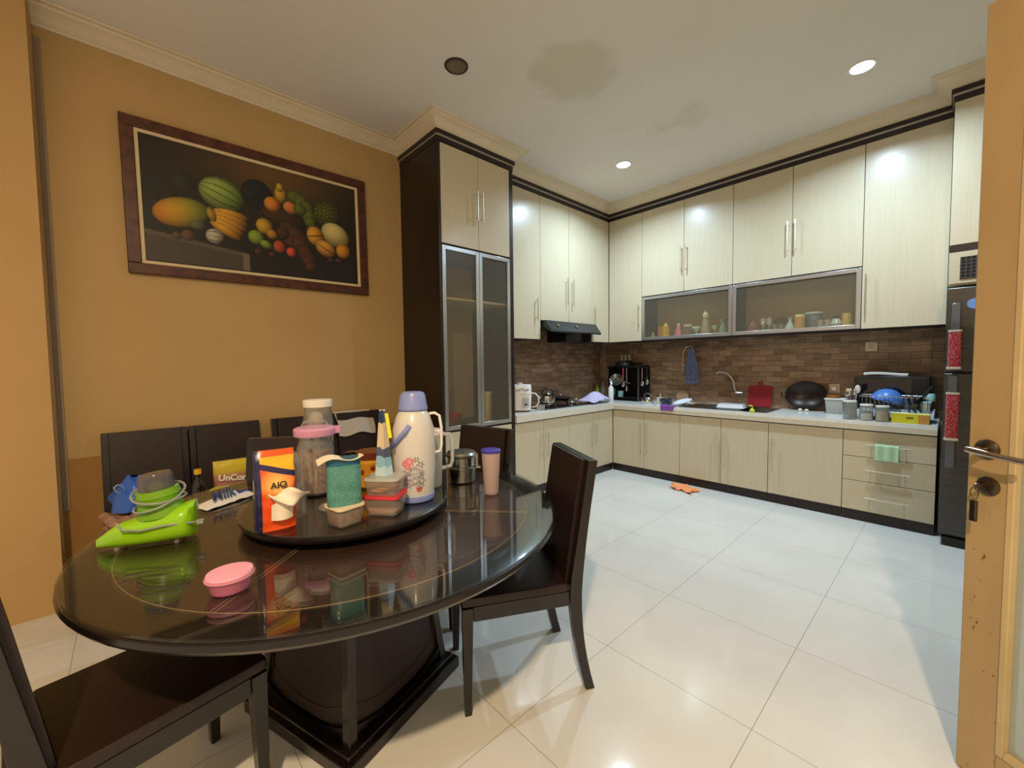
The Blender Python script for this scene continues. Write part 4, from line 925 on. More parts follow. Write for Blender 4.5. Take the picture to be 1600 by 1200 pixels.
# pink oval box
t = Thing('snack_box', 'small oval pink plastic box near the front of the table', 'box', (-1.228, 0.162, 0.7503), facing(-1.228, 0.162, 0.0))
t.part('box', MB().lathe([(0, 0), (0.040, 0), (0.043, 0.004), (0.049, 0.030), (0.051, 0.033), (0, 0.033)], seg=40, sy=0.92), mat('pink_translucent', srgb(206, 120, 150), 0.25, coat=0.3))
t.part('rim', MB().lathe([(0.049, 0.0332), (0.054, 0.0332), (0.054, 0.036), (0.049, 0.036), (0.049, 0.0332)], seg=40, sy=0.92), mat('pink_rim', srgb(214, 150, 168), 0.3))
t.part('lid', MB().lathe([(0, 0.0363), (0.050, 0.0363), (0.052, 0.040), (0.050, 0.046), (0, 0.048)], seg=40, sy=0.92), mat('pink_lid', srgb(238, 170, 196), 0.4))
# jars behind
t = jar('spread_jar', 'round jar with yellow label and brown lid, behind the biscuit box', -1.685, 0.735, LZ, 0.066, 0.130, mat('amber_glass', srgb(196, 134, 30), 0.25, coat=0.3), mat('brown_lid', srgb(104, 48, 28), 0.25, coat=0.3), 0.060, 0.030)
for k, (q, z) in enumerate(((-0.5, 0.07), (0.1, 0.085), (0.45, 0.05), (-0.15, 0.04))):
    t.part('printed_spot', MB().ball((0.0655*math.sin(q)*1.0, -0.0655*math.cos(q), z), 0.010, 0.003, 0.012, mtx=Matrix.Rotation(facing(-1.685, .735), 4, 'Z')), mat('brown_spot', srgb(120, 50, 24), 0.4))
jar('spread_jar', 'slim green jar between the sachet and the flask', -1.590, 0.790, LZ, 0.034, 0.135, mat('green_glass', srgb(66, 118, 60), 0.25), mat('dark_green_lid', srgb(50, 90, 48), 0.3), 0.034, 0.016)
jar('spice_jar', 'small dark jar with black lid behind the teal pouch', -1.80, 0.70, LZ, 0.026, 0.118, mat('dark_jar', srgb(52, 30, 20), 0.2, coat=0.4), black_gl, 0.028, 0.020)
single('flat_lid', 'clear flat round lid lying on the turntable by the teal pouch', 'lid', MB().lathe([(0, 0), (0.050, 0), (0.054, 0.003), (0.054, 0.006), (0.050, 0.008), (0.046, 0.005), (0, 0.005)], seg=36), clear, (-1.510, 0.520, LZ))
# paper wrapper "Milk"
wm_ = mat('white_wrapper', srgb(226, 222, 220), 0.35)
mb = MB()
def wrp(u, v): return Vector((-0.11+0.22*u, -0.045+0.09*v+0.03*(u-0.5), 0.004+0.030*math.sin(PI*u)*math.sin(PI*v)+0.010*abs(noise.noise(Vector((u*4, v*4, 5))))))
mb.grid(wrp, 18, 10, 0.0012)
t = Thing('milk_wrapper', 'crumpled white and blue wrapper printed Milk, left of the orange packet', 'wrapper', (-2.050, 0.275, 0.7503), facing(-2.05, 0.27, 0.5))
t.part('foil', mb, wm_)
t.part('blue_band', MB().grid(lambda u, v: wrp(0.66+0.30*u, 0.22+0.5*v+0.2*u)+Vector((0, 0, 0.0022)), 10, 6, 0.0006), mat('deep_blue_print', srgb(36, 74, 150), 0.35))
text('printed_word', 'Milk', 0.056, mat('navy_print', srgb(48, 60, 110), 0.5), t.o, (-0.034, -0.030, 0.0420), (1.0, 0, 0.10), 0.0010, 0.0008, 0.2)

# green juicer, stored with its cord wrapped round it
t = Thing('juicer', 'lime green hand mixer base with smoky cup and its cord wound round', 'kitchen appliance', (-1.742, 0.022, 0.7503), math.atan2(0.219, 0.07))
lime = mat('lime_plastic', srgb(150, 208, 20), 0.22, coat=0.5); lime2 = mat('lime_dark', srgb(120, 172, 40), 0.35); smoky = glass_mat('smoky_plastic', (0.62, 0.60, 0.62, 1), 1.45, 1.2, 0.22, (0.5, 0.46, 0.48, 1), 0.05)
# body: x runs from the low pointed nose (-) to the high heel (+)
mb = MB(); rings = []; n = 22
for i in range(n+1):
    u = i/n; x = -0.125+0.25*u; hw = 0.068*math.sin(min(1, (u+0.03)*1.4)*PI/2)**0.75*(1 if u < 0.9 else math.sqrt(max(0, 1-((u-0.9)/0.115)**2)))
    zt = 0.062+0.060*u; zb = 0.008-0.002*math.sin(PI*u); 
    if u < 0.25: zt = 0.034+(zt-0.034)*math.sin(u/0.25*PI/2)
    rg = []
    for k in range(28):
        a = 2*PI*k/28; ca, sa = math.cos(a), math.sin(a); y = math.copysign(abs(ca)**0.75, ca)*hw; zc = (zt+zb)/2; z = zc+math.copysign(abs(sa)**0.7, sa)*(zt-zb)/2
        rg.append(mb.bm.verts.new((x, y, z)))
    rings.append(rg)
for A, Q in zip(rings, rings[1:]):
    for k in range(28): mb.bm.faces.new((A[k], A[(k+1) % 28], Q[(k+1) % 28], Q[k]))
mb.bm.faces.new(rings[0]); mb.bm.faces.new(rings[-1][::-1])
t.part('body', mb, lime)
TL = Matrix.Translation((0.036, 0.0, 0.088)) @ Matrix.Rotation(math.radians(-6), 4, 'Y')
t.part('neck', MB().lathe([(0.062, 0.0), (0.058, 0.03), (0.056, 0.034), (0.055, 0.060), (0.057, 0.064), (0.054, 0.084), (0.0, 0.084)], seg=36, mtx=TL), lime2)
t.part('smoky_cup', MB().lathe([(0.0, 0.136), (0.040, 0.134), (0.044, 0.126), (0.047, 0.085), (0.0455, 0.085), (0.042, 0.124), (0.0, 0.131)], seg=36, mtx=TL), smoky)
t.part('squeezer_cone', MB().lathe([(0.032, 0.0845), (0.020, 0.100), (0.008, 0.108), (0, 0.109)], seg=24, mtx=TL), lime)
t.part('vent', MB().box(-0.08, -0.035, -0.02, 0.02, 0.062, 0.074, Matrix.Rotation(math.radians(-16), 4, 'Y')), mat('grey_vent', srgb(120, 128, 92), 0.5), bevel=0.004)
cord = mat('grey_cord', srgb(150, 158, 150), 0.45)
mb = MB(); pts = []
for k in range(0, 66):
    a = k/66*2*PI*2.2; tz = 0.03+0.050*(0.5+0.5*math.sin(a*0.5+0.4)); r = 0.067+0.002*math.sin(3*a)
    pts.append(TL @ Vector((r*math.cos(a), r*math.sin(a), tz+0.012*math.sin(a))))
mb.tube(pts, 0.0033, 8)
mb.tube([(-0.06, -0.05, 0.088), (-0.045, -0.066, 0.072), (0.0, -0.074, 0.064), (0.06, -0.074, 0.070), (0.125, -0.055, 0.062), (0.14, -0.04, 0.058)], 0.0033, 8)
mb.tube([(0.06, -0.01, 0.165), (0.078, -0.005, 0.178), (0.085, 0.005, 0.160), (0.066, 0.02, 0.13)], 0.0033, 8)
t.part('cord', mb, cord)
t.part('plug', MB().rbox(0.134, 0.154, -0.050, -0.034, 0.052, 0.064, 0.003), cord)
for q in ((-0.07, -0.03), (-0.07, 0.03), (0.08, -0.04), (0.08, 0.04)):
    t.part('foot', MB().cyl((q[0], q[1], 0.0), 0.007, 0.009, 12), clear)

# ------------------------------------------------------------------ things on the wall chairs
SZ = 0.4485
t = Thing('sauce_bottle', 'dark soy sauce bottle with a yellow cap standing on a wall chair', 'bottle', (-2.985, 0.262, SZ))
t.part('bottle', MB().lathe([(0, 0), (0.036, 0), (0.038, 0.006), (0.038, 0.15), (0.030, 0.19), (0.014, 0.215), (0.0135, 0.24), (0, 0.24)], seg=28), mat('soy_plastic', srgb(24, 16, 14), 0.12, coat=0.5))
t.part('cap', MB().lathe([(0, 0.2405), (0.018, 0.2405), (0.018, 0.268), (0, 0.270)], seg=20), mat('yellow_cap', srgb(226, 170, 30), 0.4))
yb = mat('chips_packet', srgb(206, 176, 44), 0.3, coat=0.3)
v_ = coords(yb); s_ = N(yb, 'ShaderNodeSeparateXYZ'); L(yb, v_, s_.inputs[0])
L(yb, ramp(yb, N(yb, 'ShaderNodeMath', operation='MULTIPLY').outputs[0], [(0, (1, 1, 1, 1))]), B(yb).inputs['Base Color'])
for l_ in list(B(yb).inputs['Base Color'].links): yb.node_tree.links.remove(l_)
mr = N(yb, 'ShaderNodeMapRange'); mr.inputs['From Max'].default_value = 0.26; L(yb, s_.outputs[2], mr.inputs['Value'])
L(yb, ramp(yb, mr.outputs[0], [(0.0, srgb(170, 112, 96)), (0.72, srgb(178, 120, 100)), (0.84, srgb(206, 176, 44)), (1.0, srgb(214, 190, 60))]), B(yb).inputs['Base Color'])
t = Thing('chips_packet', 'yellow and brown chips packet standing on a wall chair', 'packet', (-3.05, 0.435, SZ), facing(-3.05, 0.44, 0.1))
b = t.part('packet_body', sack('c', 0.185, 0.06, 0.285, yb, 0.30, 0.010, 0.0, 5.5, square=0.7), yb)
text('packet_lettering', 'UnCor', 0.050, mat('cream_print', srgb(236, 226, 200), 0.5), b, (0.0, -0.040, 0.180), (PI/2-0.05, 0.12, 0), 0.0015, 0.002)
t = Thing('yellow_tub', 'round tub with a bright yellow lid on the wall chair before the chips', 'tub', (-2.885, 0.362, SZ))
t.part('tub', MB().lathe([(0, 0), (0.045, 0), (0.056, 0.145), (0, 0.145)], seg=28), milky)
t.part('lid', MB().lathe([(0, 0.1455), (0.060, 0.1455), (0.062, 0.152), (0.056, 0.157), (0, 0.156)], seg=32), mat('yellow_lid', srgb(214, 204, 40), 0.4))
bm_ = mat('blue_bag', srgb(40, 92, 190), 0.3, coat=0.3)
mb = MB().grid(lambda u, v: bag(u, v, 0.20, 0.20, 0.175, 7.0), 40, 20); 
t = Thing('plastic_bag', 'crumpled blue plastic bag on the wall chair nearest the pillar', 'bag', (-3.10, -0.015, SZ+0.087))
t.part('bag', mb, bm_)
t.part('bag_handle', MB().tube([(0.07, -0.05, 0.10), (0.095, -0.07, 0.125), (0.105, -0.075, 0.145), (0.105, -0.06, 0.158), (0.095, -0.045, 0.150), (0.075, -0.035, 0.12)], 0.004, 8), mat('pale_blue_film', srgb(130, 170, 216), 0.3))
egg = noisy('grey_brown_pulp', srgb(172, 136, 108), srgb(150, 114, 88), (20, 20, 20), 1, rough=0.9)
mb = MB()
mb.grid(lambda u, v: Vector((-0.14+0.28*u, -0.13+0.26*v, 0.032+0.018*math.sin(u*PI*5)*math.sin(v*PI*5))), 40, 40, 0.003)
single('egg_tray', 'grey-brown pulp egg tray, upper of two on the wall chair', 'egg tray', mb, egg, (-3.02, -0.01, SZ+0.033), 0.2, 'pulp egg trays on the wall chair')
mb = MB()
mb.grid(lambda u, v: Vector((-0.14+0.28*u, -0.13+0.26*v, 0.020+0.018*math.sin(u*PI*5)*math.sin(v*PI*5))), 40, 40, 0.003)
single('egg_tray', 'grey-brown pulp egg tray, lower of two on the wall chair', 'egg tray', mb, egg, (-3.02, -0.01, SZ+0.004), 0.05, 'pulp egg trays on the wall chair')
wbm = mat('white_film', srgb(196, 188, 176), 0.45)
mb = MB(); mb.grid(lambda u, v: Vector(((0.034+0.055*abs(2*u-1) if u < 0.5 else -0.028)*abs(2*u-1)**0.25, -0.15+0.30*v+0.01*math.sin(9*u), 0.010-abs(2*u-1)*(0.185+0.012*math.sin(8*v)))), 16, 20, 0.001)
single('plastic_bag', 'white plastic bag draped over the back of a wall chair', 'bag', mb, wbm, (-3.418+0.0, 1.345, 0.925))
bpy.data.objects['plastic_bag.002' if 'plastic_bag.002' in bpy.data.objects else 'plastic_bag.001'].location = (-3.408, 1.345, 0.927)

# ------------------------------------------------------------------ kitchen: left run
CZ = 0.8203
t = Thing('rice_cooker', 'white upright rice cooker with grey flower print beside the tall cabinet', 'rice cooker', (-3.050, 2.930, CZ), facing(-3.05, 2.93))
t.part('base', MB().rbox(-0.105, 0.105, -0.105, 0.105, 0, 0.016, 0.05), mat('red_brown_plastic', srgb(120, 66, 50), 0.4))
b = t.part('body', MB().rbox(-0.122, 0.122, -0.118, 0.118, 0.0165, 0.180, 0.060, 0.93, 8), mat('cooker_white', srgb(232, 226, 218), 0.25, coat=0.4))
t.part('lid', MB().rbox(-0.118, 0.118, -0.125, 0.118, 0.1805, 0.272, 0.060, 1.02, 8), white)
t.part('steam_cap', MB().cyl((0.0, 0.02, 0.272), 0.035, 0.020, 24, 0.030), mat('dusty_pink', srgb(206, 168, 160), 0.4))
pn = t.part('control_panel', MB().rbox(0.030, 0.095, -0.1225, -0.1165, 0.05, 0.145, 0.002), mat('panel_grey', srgb(190, 190, 192), 0.3), b)
t.part('switch', MB().box(0.050, 0.075, -0.1275, -0.1226, 0.070, 0.085), blackp, pn)
t.part('carry_handle', MB().tube([(0.118, 0.0, 0.185), (0.165, -0.01, 0.180), (0.195, -0.02, 0.140), (0.195, -0.02, 0.085), (0.165, -0.015, 0.045), (0.124, -0.01, 0.04)], 0.006, 8), white)
for k in range(7):
    mb = MB(); x = -0.085+0.028*k; z = 0.225+0.010*math.sin(k*2.1)
    for q in range(5):
        a = q*2*PI/5; mb.box(-0.009, 0.009, -0.0005, 0.0005, -0.003, 0.003, Matrix.Translation((x+0.008*math.cos(a), -0.1262, z+0.008*math.sin(a))) @ Matrix.Rotation(-a, 4, 'Y'))
    t.part('printed_flower', mb, gf, smooth=False)
t = Thing('plastic_tub', 'small clear plastic tub between the rice cooker and the hob', 'tub', (-2.935, 3.125, CZ), 0.1)
t.part('tub', MB().lathe([(0, 0), (0.038, 0), (0.048, 0.055), (0.0465, 0.055), (0.037, 0.003), (0, 0.003)], seg=24), clear)
# hob
t = Thing('gas_hob', 'black glass gas hob on the left worktop under the hood', 'hob', (-3.14, 3.62, CZ))
t.part('glass_plate', MB().rbox(-0.23, 0.225, -0.46, 0.42, 0.0, 0.010, 0.02), black_gl)
def burner(x, y):
    bs = t.part('burner', MB().lathe([(0, 0.0105), (0.058, 0.0105), (0.060, 0.018), (0.040, 0.024), (0.038, 0.030), (0, 0.031)], (x, y, 0), 28), steel_d)
    mb = MB(); mb.tube([(x+0.078*math.cos(a), y+0.078*math.sin(a), 0.036) for a in [k*PI/10 for k in range(20)]], 0.004, 6, closed=True)
    for k in range(4):
        a = k*PI/2+0.4; mb.tube([(x+0.10*math.cos(a), y+0.10*math.sin(a), 0.012), (x+0.098*math.cos(a), y+0.098*math.sin(a), 0.036), (x+0.03*math.cos(a), y+0.03*math.sin(a), 0.037)], 0.0035, 6)
    t.part('pan_support', mb, steel_d, bs)
for x, y in ((0.05, -0.22), (0.05, 0.20)): burner(x, y)
for y in (-0.36, 0.36): t.part('knob', MB().cyl((0.18, y, 0.0105), 0.018, 0.016, 20, 0.015), blackp)
t = Thing('kettle', 'polished steel kettle with looped handle on the hob, left burner', 'kettle', (-3.09, 3.40, CZ+0.0415), facing(-3.09, 3.4))
t.part('body', MB().lathe([(0, 0), (0.070, 0), (0.082, 0.012), (0.086, 0.045), (0.078, 0.085), (0.050, 0.105), (0.0, 0.108)], seg=36), steel)
t.part('lid', MB().lathe([(0.050, 0.1065), (0.040, 0.116), (0.012, 0.120), (0.010, 0.128), (0.014, 0.136), (0, 0.140)], seg=28), steel_d)
t.part('handle', MB().tube([(-0.062, 0, 0.095), (-0.060, 0, 0.130), (-0.035, 0, 0.160), (0.0, 0, 0.168), (0.035, 0, 0.160), (0.060, 0, 0.130), (0.062, 0, 0.095)], 0.008, 10), blackp)
t.part('spout', MB().tube([(-0.070, -0.02, 0.05), (-0.100, -0.025, 0.075), (-0.112, -0.028, 0.098)], 0.012, 12, rr=[0.018, 0.013, 0.010]), steel)
t = Thing('frying_pan', 'low black pan with white knob lid on the rear of the hob', 'pan', (-3.24, 3.80, CZ+0.0415))
t.part('pan', MB().lathe([(0, 0), (0.10, 0), (0.135, 0.030), (0.132, 0.030), (0.098, 0.003), (0, 0.003)], seg=36), black_gl)
t.part('lid', MB().lathe([(0.134, 0.0305), (0.10, 0.045), (0, 0.054)], seg=36), mat('dark_lid', srgb(48, 40, 40), 0.3))
t.part('knob', MB().ball((0, 0, 0.064), 0.016, 0.016, 0.010), white)
lav = noisy('lavender_cloth', srgb(206, 196, 226), srgb(188, 176, 214), (10, 10, 10), 1.5, rough=0.9)
mb = MB()
def clo(u, v):
    x, y = -0.13+0.26*u, -0.235+0.47*v; d = (x/0.13)**2+((y-0.02)/0.23)**2
    return Vector((x*1.02, y, 0.004+0.115*math.exp(-1.5*d)+0.012*noise.noise(Vector((x*14, y*14, 2)))*(1 if d > 0.2 else 0.3)+0.008))
mb.grid(clo, 26, 34, 0.003)
single('dish_cloth', 'pale lavender cloth tented over the right burner of the hob', 'cloth', mb, lav, (-3.00, 4.15, CZ+0.011), 0.10)
t = Thing('pump_bottle', 'slim white pump bottle at the inner corner of the worktop', 'bottle', (-2.965, 4.455, CZ))
t.part('bottle', MB().lathe([(0, 0), (0.030, 0), (0.032, 0.006), (0.032, 0.165), (0.024, 0.185), (0.012, 0.192), (0, 0.192)], seg=24), white)
t.part('pump', MB().cyl((0, 0, 0.1925), 0.012, 0.022, 16).tube([(0, 0, 0.21), (0, 0, 0.240), (0.03, -0.01, 0.240)], 0.0045, 8), mat('pump_clear', srgb(214, 210, 200), 0.3))
t = Thing('sauce_bottle', 'olive green bottle in the corner behind the lavender cloth', 'bottle', (-3.32, 4.66, CZ))
t.part('bottle', MB().lathe([(0, 0), (0.032, 0), (0.034, 0.006), (0.034, 0.13), (0.014, 0.165), (0.014, 0.20), (0, 0.20)], seg=24), mat('olive_plastic', srgb(110, 124, 44), 0.35))
t = Thing('oil_bottle', 'clear glass bottle in the corner between the green and white bottles', 'bottle', (-3.20, 4.62, CZ))
t.part('bottle', MB().lathe([(0, 0), (0.028, 0), (0.030, 0.006), (0.030, 0.14), (0.012, 0.18), (0.012, 0.21), (0, 0.21)], seg=24), jarglass)
t.part('cap', MB().cyl((0, 0, 0.2105), 0.014, 0.02, 16), steel_d)
single('garlic_bulb', 'small pale bulb lying on the splashback side of the hob', 'vegetable', MB().lathe([(0, 0), (0.018, 0.004), (0.024, 0.016), (0.014, 0.030), (0.004, 0.044), (0, 0.046)], seg=16, shape=lambda a: 1+0.05*math.cos(6*a)), mat('garlic', srgb(226, 212, 190), 0.6), (-3.335, 4.22, CZ))

# pan rack in the corner
RKX0, RKX1, RKY0, RKY1 = -3.10, -2.66, 4.59, 4.855
rkm = mat('black_rack_metal', srgb(34, 32, 32), 0.35, metal=0.5)
t = Thing('pan_rack', 'black metal two-tier pan rack in the corner of the worktop', 'rack', ((RKX0+RKX1)/2, (RKY0+RKY1)/2, CZ), world=True)
for x in (RKX0, RKX1):
    for y in (RKY0, RKY1): t.part('post', MB().box(x-0.006, x+0.006, y-0.006, y+0.006, CZ, 1.255), mat('rack_post', srgb(120, 116, 110), 0.3, metal=0.8) if y == RKY0 else rkm)
mb = MB(); mb.box(RKX0, RKX1, RKY0+0.006, RKY1, 0.850, 0.862); t.part('tray', mb, rkm, smooth=False)
mb = MB(); mb.box(RKX0, RKX1, RKY0, RKY1, 1.256, 1.268); t.part('top_shelf', mb, rkm, smooth=False)
t.part('back_panel', MB().box(RKX0+0.006, RKX1-0.006, RKY1-0.004, RKY1, 0.862, 1.256), rkm, smooth=False)
t.part('side_panel', MB().box(RKX0-0.002, RKX0+0.002, RKY0+0.006, RKY1-0.006, 0.862, 1.256), rkm, smooth=False)
t.part('hook_rail', MB().tube([(RKX0, RKY0-0.012, 1.248), (RKX1+0.02, RKY0-0.012, 1.248), (RKX1+0.10, RKY0+0.08, 1.248), (RKX1+0.10, RKY1-0.02, 1.248)], 0.004, 8), rkm)
def pan(mb, r, h, m4): return mb.lathe([(0, 0), (r*0.8, 0), (r, h), (r-0.004, h), (r*0.79, 0.003), (0, 0.003)], seg=32, mtx=m4)
t = Thing('cooking_pan', 'dark pan upside down on top of the corner rack', 'pan', (-2.93, 4.72, 1.2685))
t.part('pan', MB().lathe([(0.125, 0), (0.120, 0.035), (0.09, 0.060), (0, 0.064)], seg=36), blackp)
t.part('handle', MB().tube([(0.118, 0.0, 0.02), (0.18, 0.0, 0.022), (0.25, 0.01, 0.024)], 0.010, 10), blackp)
for k in range(3):
    single('glass_tumbler', 'small clear tumbler upside down on the rack-top pan', 'glass', MB().lathe([(0.028, 0), (0.024, 0.075), (0, 0.076), (0, 0.073), (0.022, 0.072), (0.026, 0)], seg=20), jarglass, (-2.99+0.058*k, 4.74, 1.333+(0 if k else 0.0)), 0, 'tumblers on the rack-top pan')
sp_ = Thing('saucepan', 'steel saucepan hanging tilted inside the corner rack', 'pan', (-3.01, 4.66, 1.06), 0)
MT = Matrix.Rotation(math.radians(62), 4, 'X') @ Matrix.Rotation(0.3, 4, 'Y')
sp_.part('pan', pan(MB(), 0.085, 0.06, MT), steel)
sp_.part('handle', MB().tube([MT @ Vector(v) for v in ((0.08, 0, 0.05), (0.14, -0.01, 0.05), (0.19, -0.02, 0.052))], 0.007, 8), steel_d)
def utensil(name, label, x, y, z, ln, m, head, group='utensils hanging from the corner rack'):
    t = Thing(name, label, 'utensil', (x, y, z), 0.1, group)
    t.part('handle', MB().tube([(0, 0, 0), (0, 0, -ln*0.55)], 0.008, 8), m)
    t.part('head', MB().tube([(0, 0, -ln*0.55), (0, 0, -ln*0.75)], 0.003, 8).ball((0, 0, -ln*0.86), 0.022 if head else 0.012, 0.006, 0.032), steel)
    t.part('hook', MB().tube([(0, 0, 0), (0, 0, 0.012), (0.0, 0.006, 0.016)], 0.002, 6), steel)
redp = mat('red_handle', srgb(176, 56, 66), 0.4)
utensil('spatula', 'red handled spatula hanging from the corner rack', -2.860, RKY0-0.024, 1.235, 0.24, redp, True)
utensil('ladle', 'steel ladle hanging right of the red spatula', -2.810, RKY0-0.024, 1.235, 0.30, steel_d, False)
utensil('slotted_spoon', 'dark slotted spoon hanging at the right end of the corner rack', -2.585, 4.66, 1.235, 0.20, blackp, True)
utensil('slotted_spoon', 'pale slotted spoon hanging at the corner rack, beside the dark one', -2.62, 4.61, 1.235, 0.22, steel_d, True)
t = Thing('mug', 'pale blue printed mug on the bottom tray of the corner rack', 'mug', (-2.975, 4.69, 0.8625), -0.6)
t.part('cup', MB().lathe([(0, 0), (0.036, 0), (0.040, 0.075), (0.0375, 0.075), (0.034, 0.004), (0, 0.004)], seg=24), mat('pale_blue_china', srgb(150, 190, 196), 0.3))
t.part('handle', MB().tube([(0.038, 0, 0.06), (0.062, 0, 0.055), (0.062, 0, 0.025), (0.036, 0, 0.018)], 0.005, 8), mat('pale_blue_china', (0, 0, 0, 1)))
single('plastic_beaker', 'turquoise plastic beaker on the bottom tray of the corner rack', 'beaker', MB().lathe([(0, 0), (0.026, 0), (0.032, 0.105), (0.030, 0.105), (0.024, 0.004), (0, 0.004)], seg=24), mat('turquoise_plastic', srgb(60, 186, 190), 0.35), (-3.058, 4.64, 0.8625))

# ------------------------------------------------------------------ kitchen: worktop left of the sink
t = Thing('kettle', 'small round steel kettle on the worktop right of the pan rack', 'kettle', (-2.47, 4.47, CZ), -0.3)
t.part('body', MB().lathe([(0, 0), (0.060, 0), (0.070, 0.015), (0.070, 0.045), (0.050, 0.075), (0, 0.082)], seg=32), steel)
t.part('handle', MB().tube([(-0.055, 0, 0.07), (-0.045, 0, 0.105), (0, 0, 0.122), (0.045, 0, 0.105), (0.055, 0, 0.07)], 0.007, 8), mat('grey_handle', srgb(96, 92, 90), 0.4))
t.part('spout', MB().tube([(-0.06, 0, 0.035), (-0.10, 0, 0.060)], 0.012, 10), blackp)
t = Thing('mug', 'white mug with steel lid on the worktop, right of the small kettle', 'mug', (-2.325, 4.50, CZ), 2.6)
t.part('cup', MB().lathe([(0, 0), (0.038, 0), (0.042, 0.085), (0.039, 0.085), (0.036, 0.004), (0, 0.004)], seg=24), mat('cream_china', srgb(222, 212, 196), 0.3))
t.part('handle', MB().tube([(0.040, 0, 0.07), (0.068, 0, 0.062), (0.068, 0, 0.030), (0.038, 0, 0.02)], 0.005, 8), mat('cream_china', (0, 0, 0, 1)))
t.part('lid', MB().lathe([(0, 0.0855), (0.044, 0.0855), (0.040, 0.10), (0.012, 0.108), (0.010, 0.118), (0, 0.12)], seg=24), steel)
single('glass_bowl', 'dark glass bowl on the worktop beside the purple cloth', 'bowl', MB().lathe([(0, 0), (0.040, 0), (0.072, 0.030), (0.078, 0.072), (0.075, 0.072), (0.069, 0.032), (0.038, 0.004), (0, 0.004)], seg=32), mat('dark_glass', srgb(40, 52, 62), 0.08, coat=0.6), (-2.222, 4.44, CZ))
single('round_trivet', 'round brown wooden trivet standing against the splashback', 'trivet', MB().cyl((0, 0, 0), 0.075, 0.010, 32, mtx=Matrix.Rotation(PI/2-0.16, 4, 'X')), mat('brown_wood', srgb(150, 122, 96), 0.5), (-2.22, 4.845, CZ+0.074))
platem = mat('white_china', srgb(226, 232, 240), 0.2, coat=0.3)
def plate(r): return MB().lathe([(0, 0), (r*0.6, 0), (r, 0.018), (r-0.003, 0.020), (r*0.58, 0.004), (0, 0.004)], seg=36)
mb = MB(); mb.lathe([(0, 0), (0.06, 0), (0.10, 0.018), (0.097, 0.020), (0.058, 0.004), (0, 0.004)], seg=36, mtx=Matrix.Rotation(math.radians(14), 4, 'X') @ Matrix.Rotation(math.radians(-10), 4, 'Y'))
single('plate', 'white plate lying tilted at the left edge of the sink', 'plate', mb, platem, (-2.045, 4.475, CZ+0.033))
single('plate', 'white plate lying flat behind the tilted plate, left of the sink', 'plate', plate(0.085), platem, (-2.12, 4.66, CZ))
pur = mat('purple_cloth', srgb(120, 62, 158), 0.85, sheen=0.3)
mb = MB()
def pc(u, v):
    x = -0.085+0.17*u; s = 0.15*v; top = 0.082
    if s < top: y, z = 0.082-s, 0.004
    else: y, z = -0.006-0.004*math.sin(9*u), 0.004-(s-top)*0.75
    return Vector((x*(1-0.2*v), y, z+0.004*math.sin(11*u+3*v) if s < top else z))
mb.grid(pc, 14, 16, 0.003)
single('dish_cloth', 'purple cloth hanging over the worktop edge left of the sink', 'cloth', mb, pur, (-2.125, YD-0.024, CZ+0.006))
# faucet and hose
t = Thing('faucet', 'slim steel swan-neck tap on the splashback over the sink', 'tap', (-1.60, 4.879, 0.965), world=True)
t.part('spout', MB().tube([(-1.61, 4.82, 0.966), (-1.625, 4.80, 1.0), (-1.633, 4.80, 1.074), (-1.66, 4.80, 1.13), (-1.70, 4.80, 1.17), (-1.745, 4.80, 1.188), (-1.79, 4.80, 1.190), (-1.812, 4.80, 1.178), (-1.816, 4.80, 1.160)], 0.008, 10), nickel)
t.part('body', MB().tube([(-1.575, 4.879, 0.963), (-1.575, 4.82, 0.963)], 0.014, 12).tube([(-1.625, 4.82, 0.963), (-1.555, 4.82, 0.963)], 0.013, 12), nickel)
t = Thing('hose_tap', 'tall thin steel hose tap on the splashback holding the blue towel', 'tap', (-2.15, 4.879, 1.25), world=True)
t.part('hose', MB().tube([(-2.213, 4.83, 1.17), (-2.213, 4.83, 1.26), (-2.210, 4.83, 1.36), (-2.206, 4.83, 1.43), (-2.180, 4.83, 1.476), (-2.14, 4.83, 1.492), (-2.105, 4.83, 1.480), (-2.086, 4.83, 1.445)], 0.007, 10), nickel)
t.part('valve', MB().tube([(-2.213, 4.878, 1.262), (-2.213, 4.83, 1.262)], 0.012, 12).tube([(-2.213, 4.83, 1.262), (-2.165, 4.81, 1.268)], 0.007, 10), nickel)
t.part('towel_bar', MB().tube([(-2.135, 4.815, 1.443), (-2.03, 4.815, 1.445)], 0.010, 10).tube([(-2.086, 4.879, 1.444), (-2.086, 4.815, 1.444)], 0.008, 10), nickel)
tw = noisy('slate_blue_towel', srgb(104, 116, 152), srgb(84, 96, 132), (20, 20, 20), 1.5, rough=0.95)
mb = MB()
def twl(u, v):
    w = 0.022+0.050*min(1, v*1.8)**0.7; x = (2*u-1)*w; return Vector((x, -0.004-0.016*abs(math.sin(u*PI*2.5))*(0.4+0.6*v)-0.012*(1-v), -0.40*v))
mb.grid(twl, 22, 20, 0.006)
single('hand_towel', 'slate blue towel hanging from the tap on the splashback', 'towel', mb, tw, (-2.083, 4.796, 1.457))
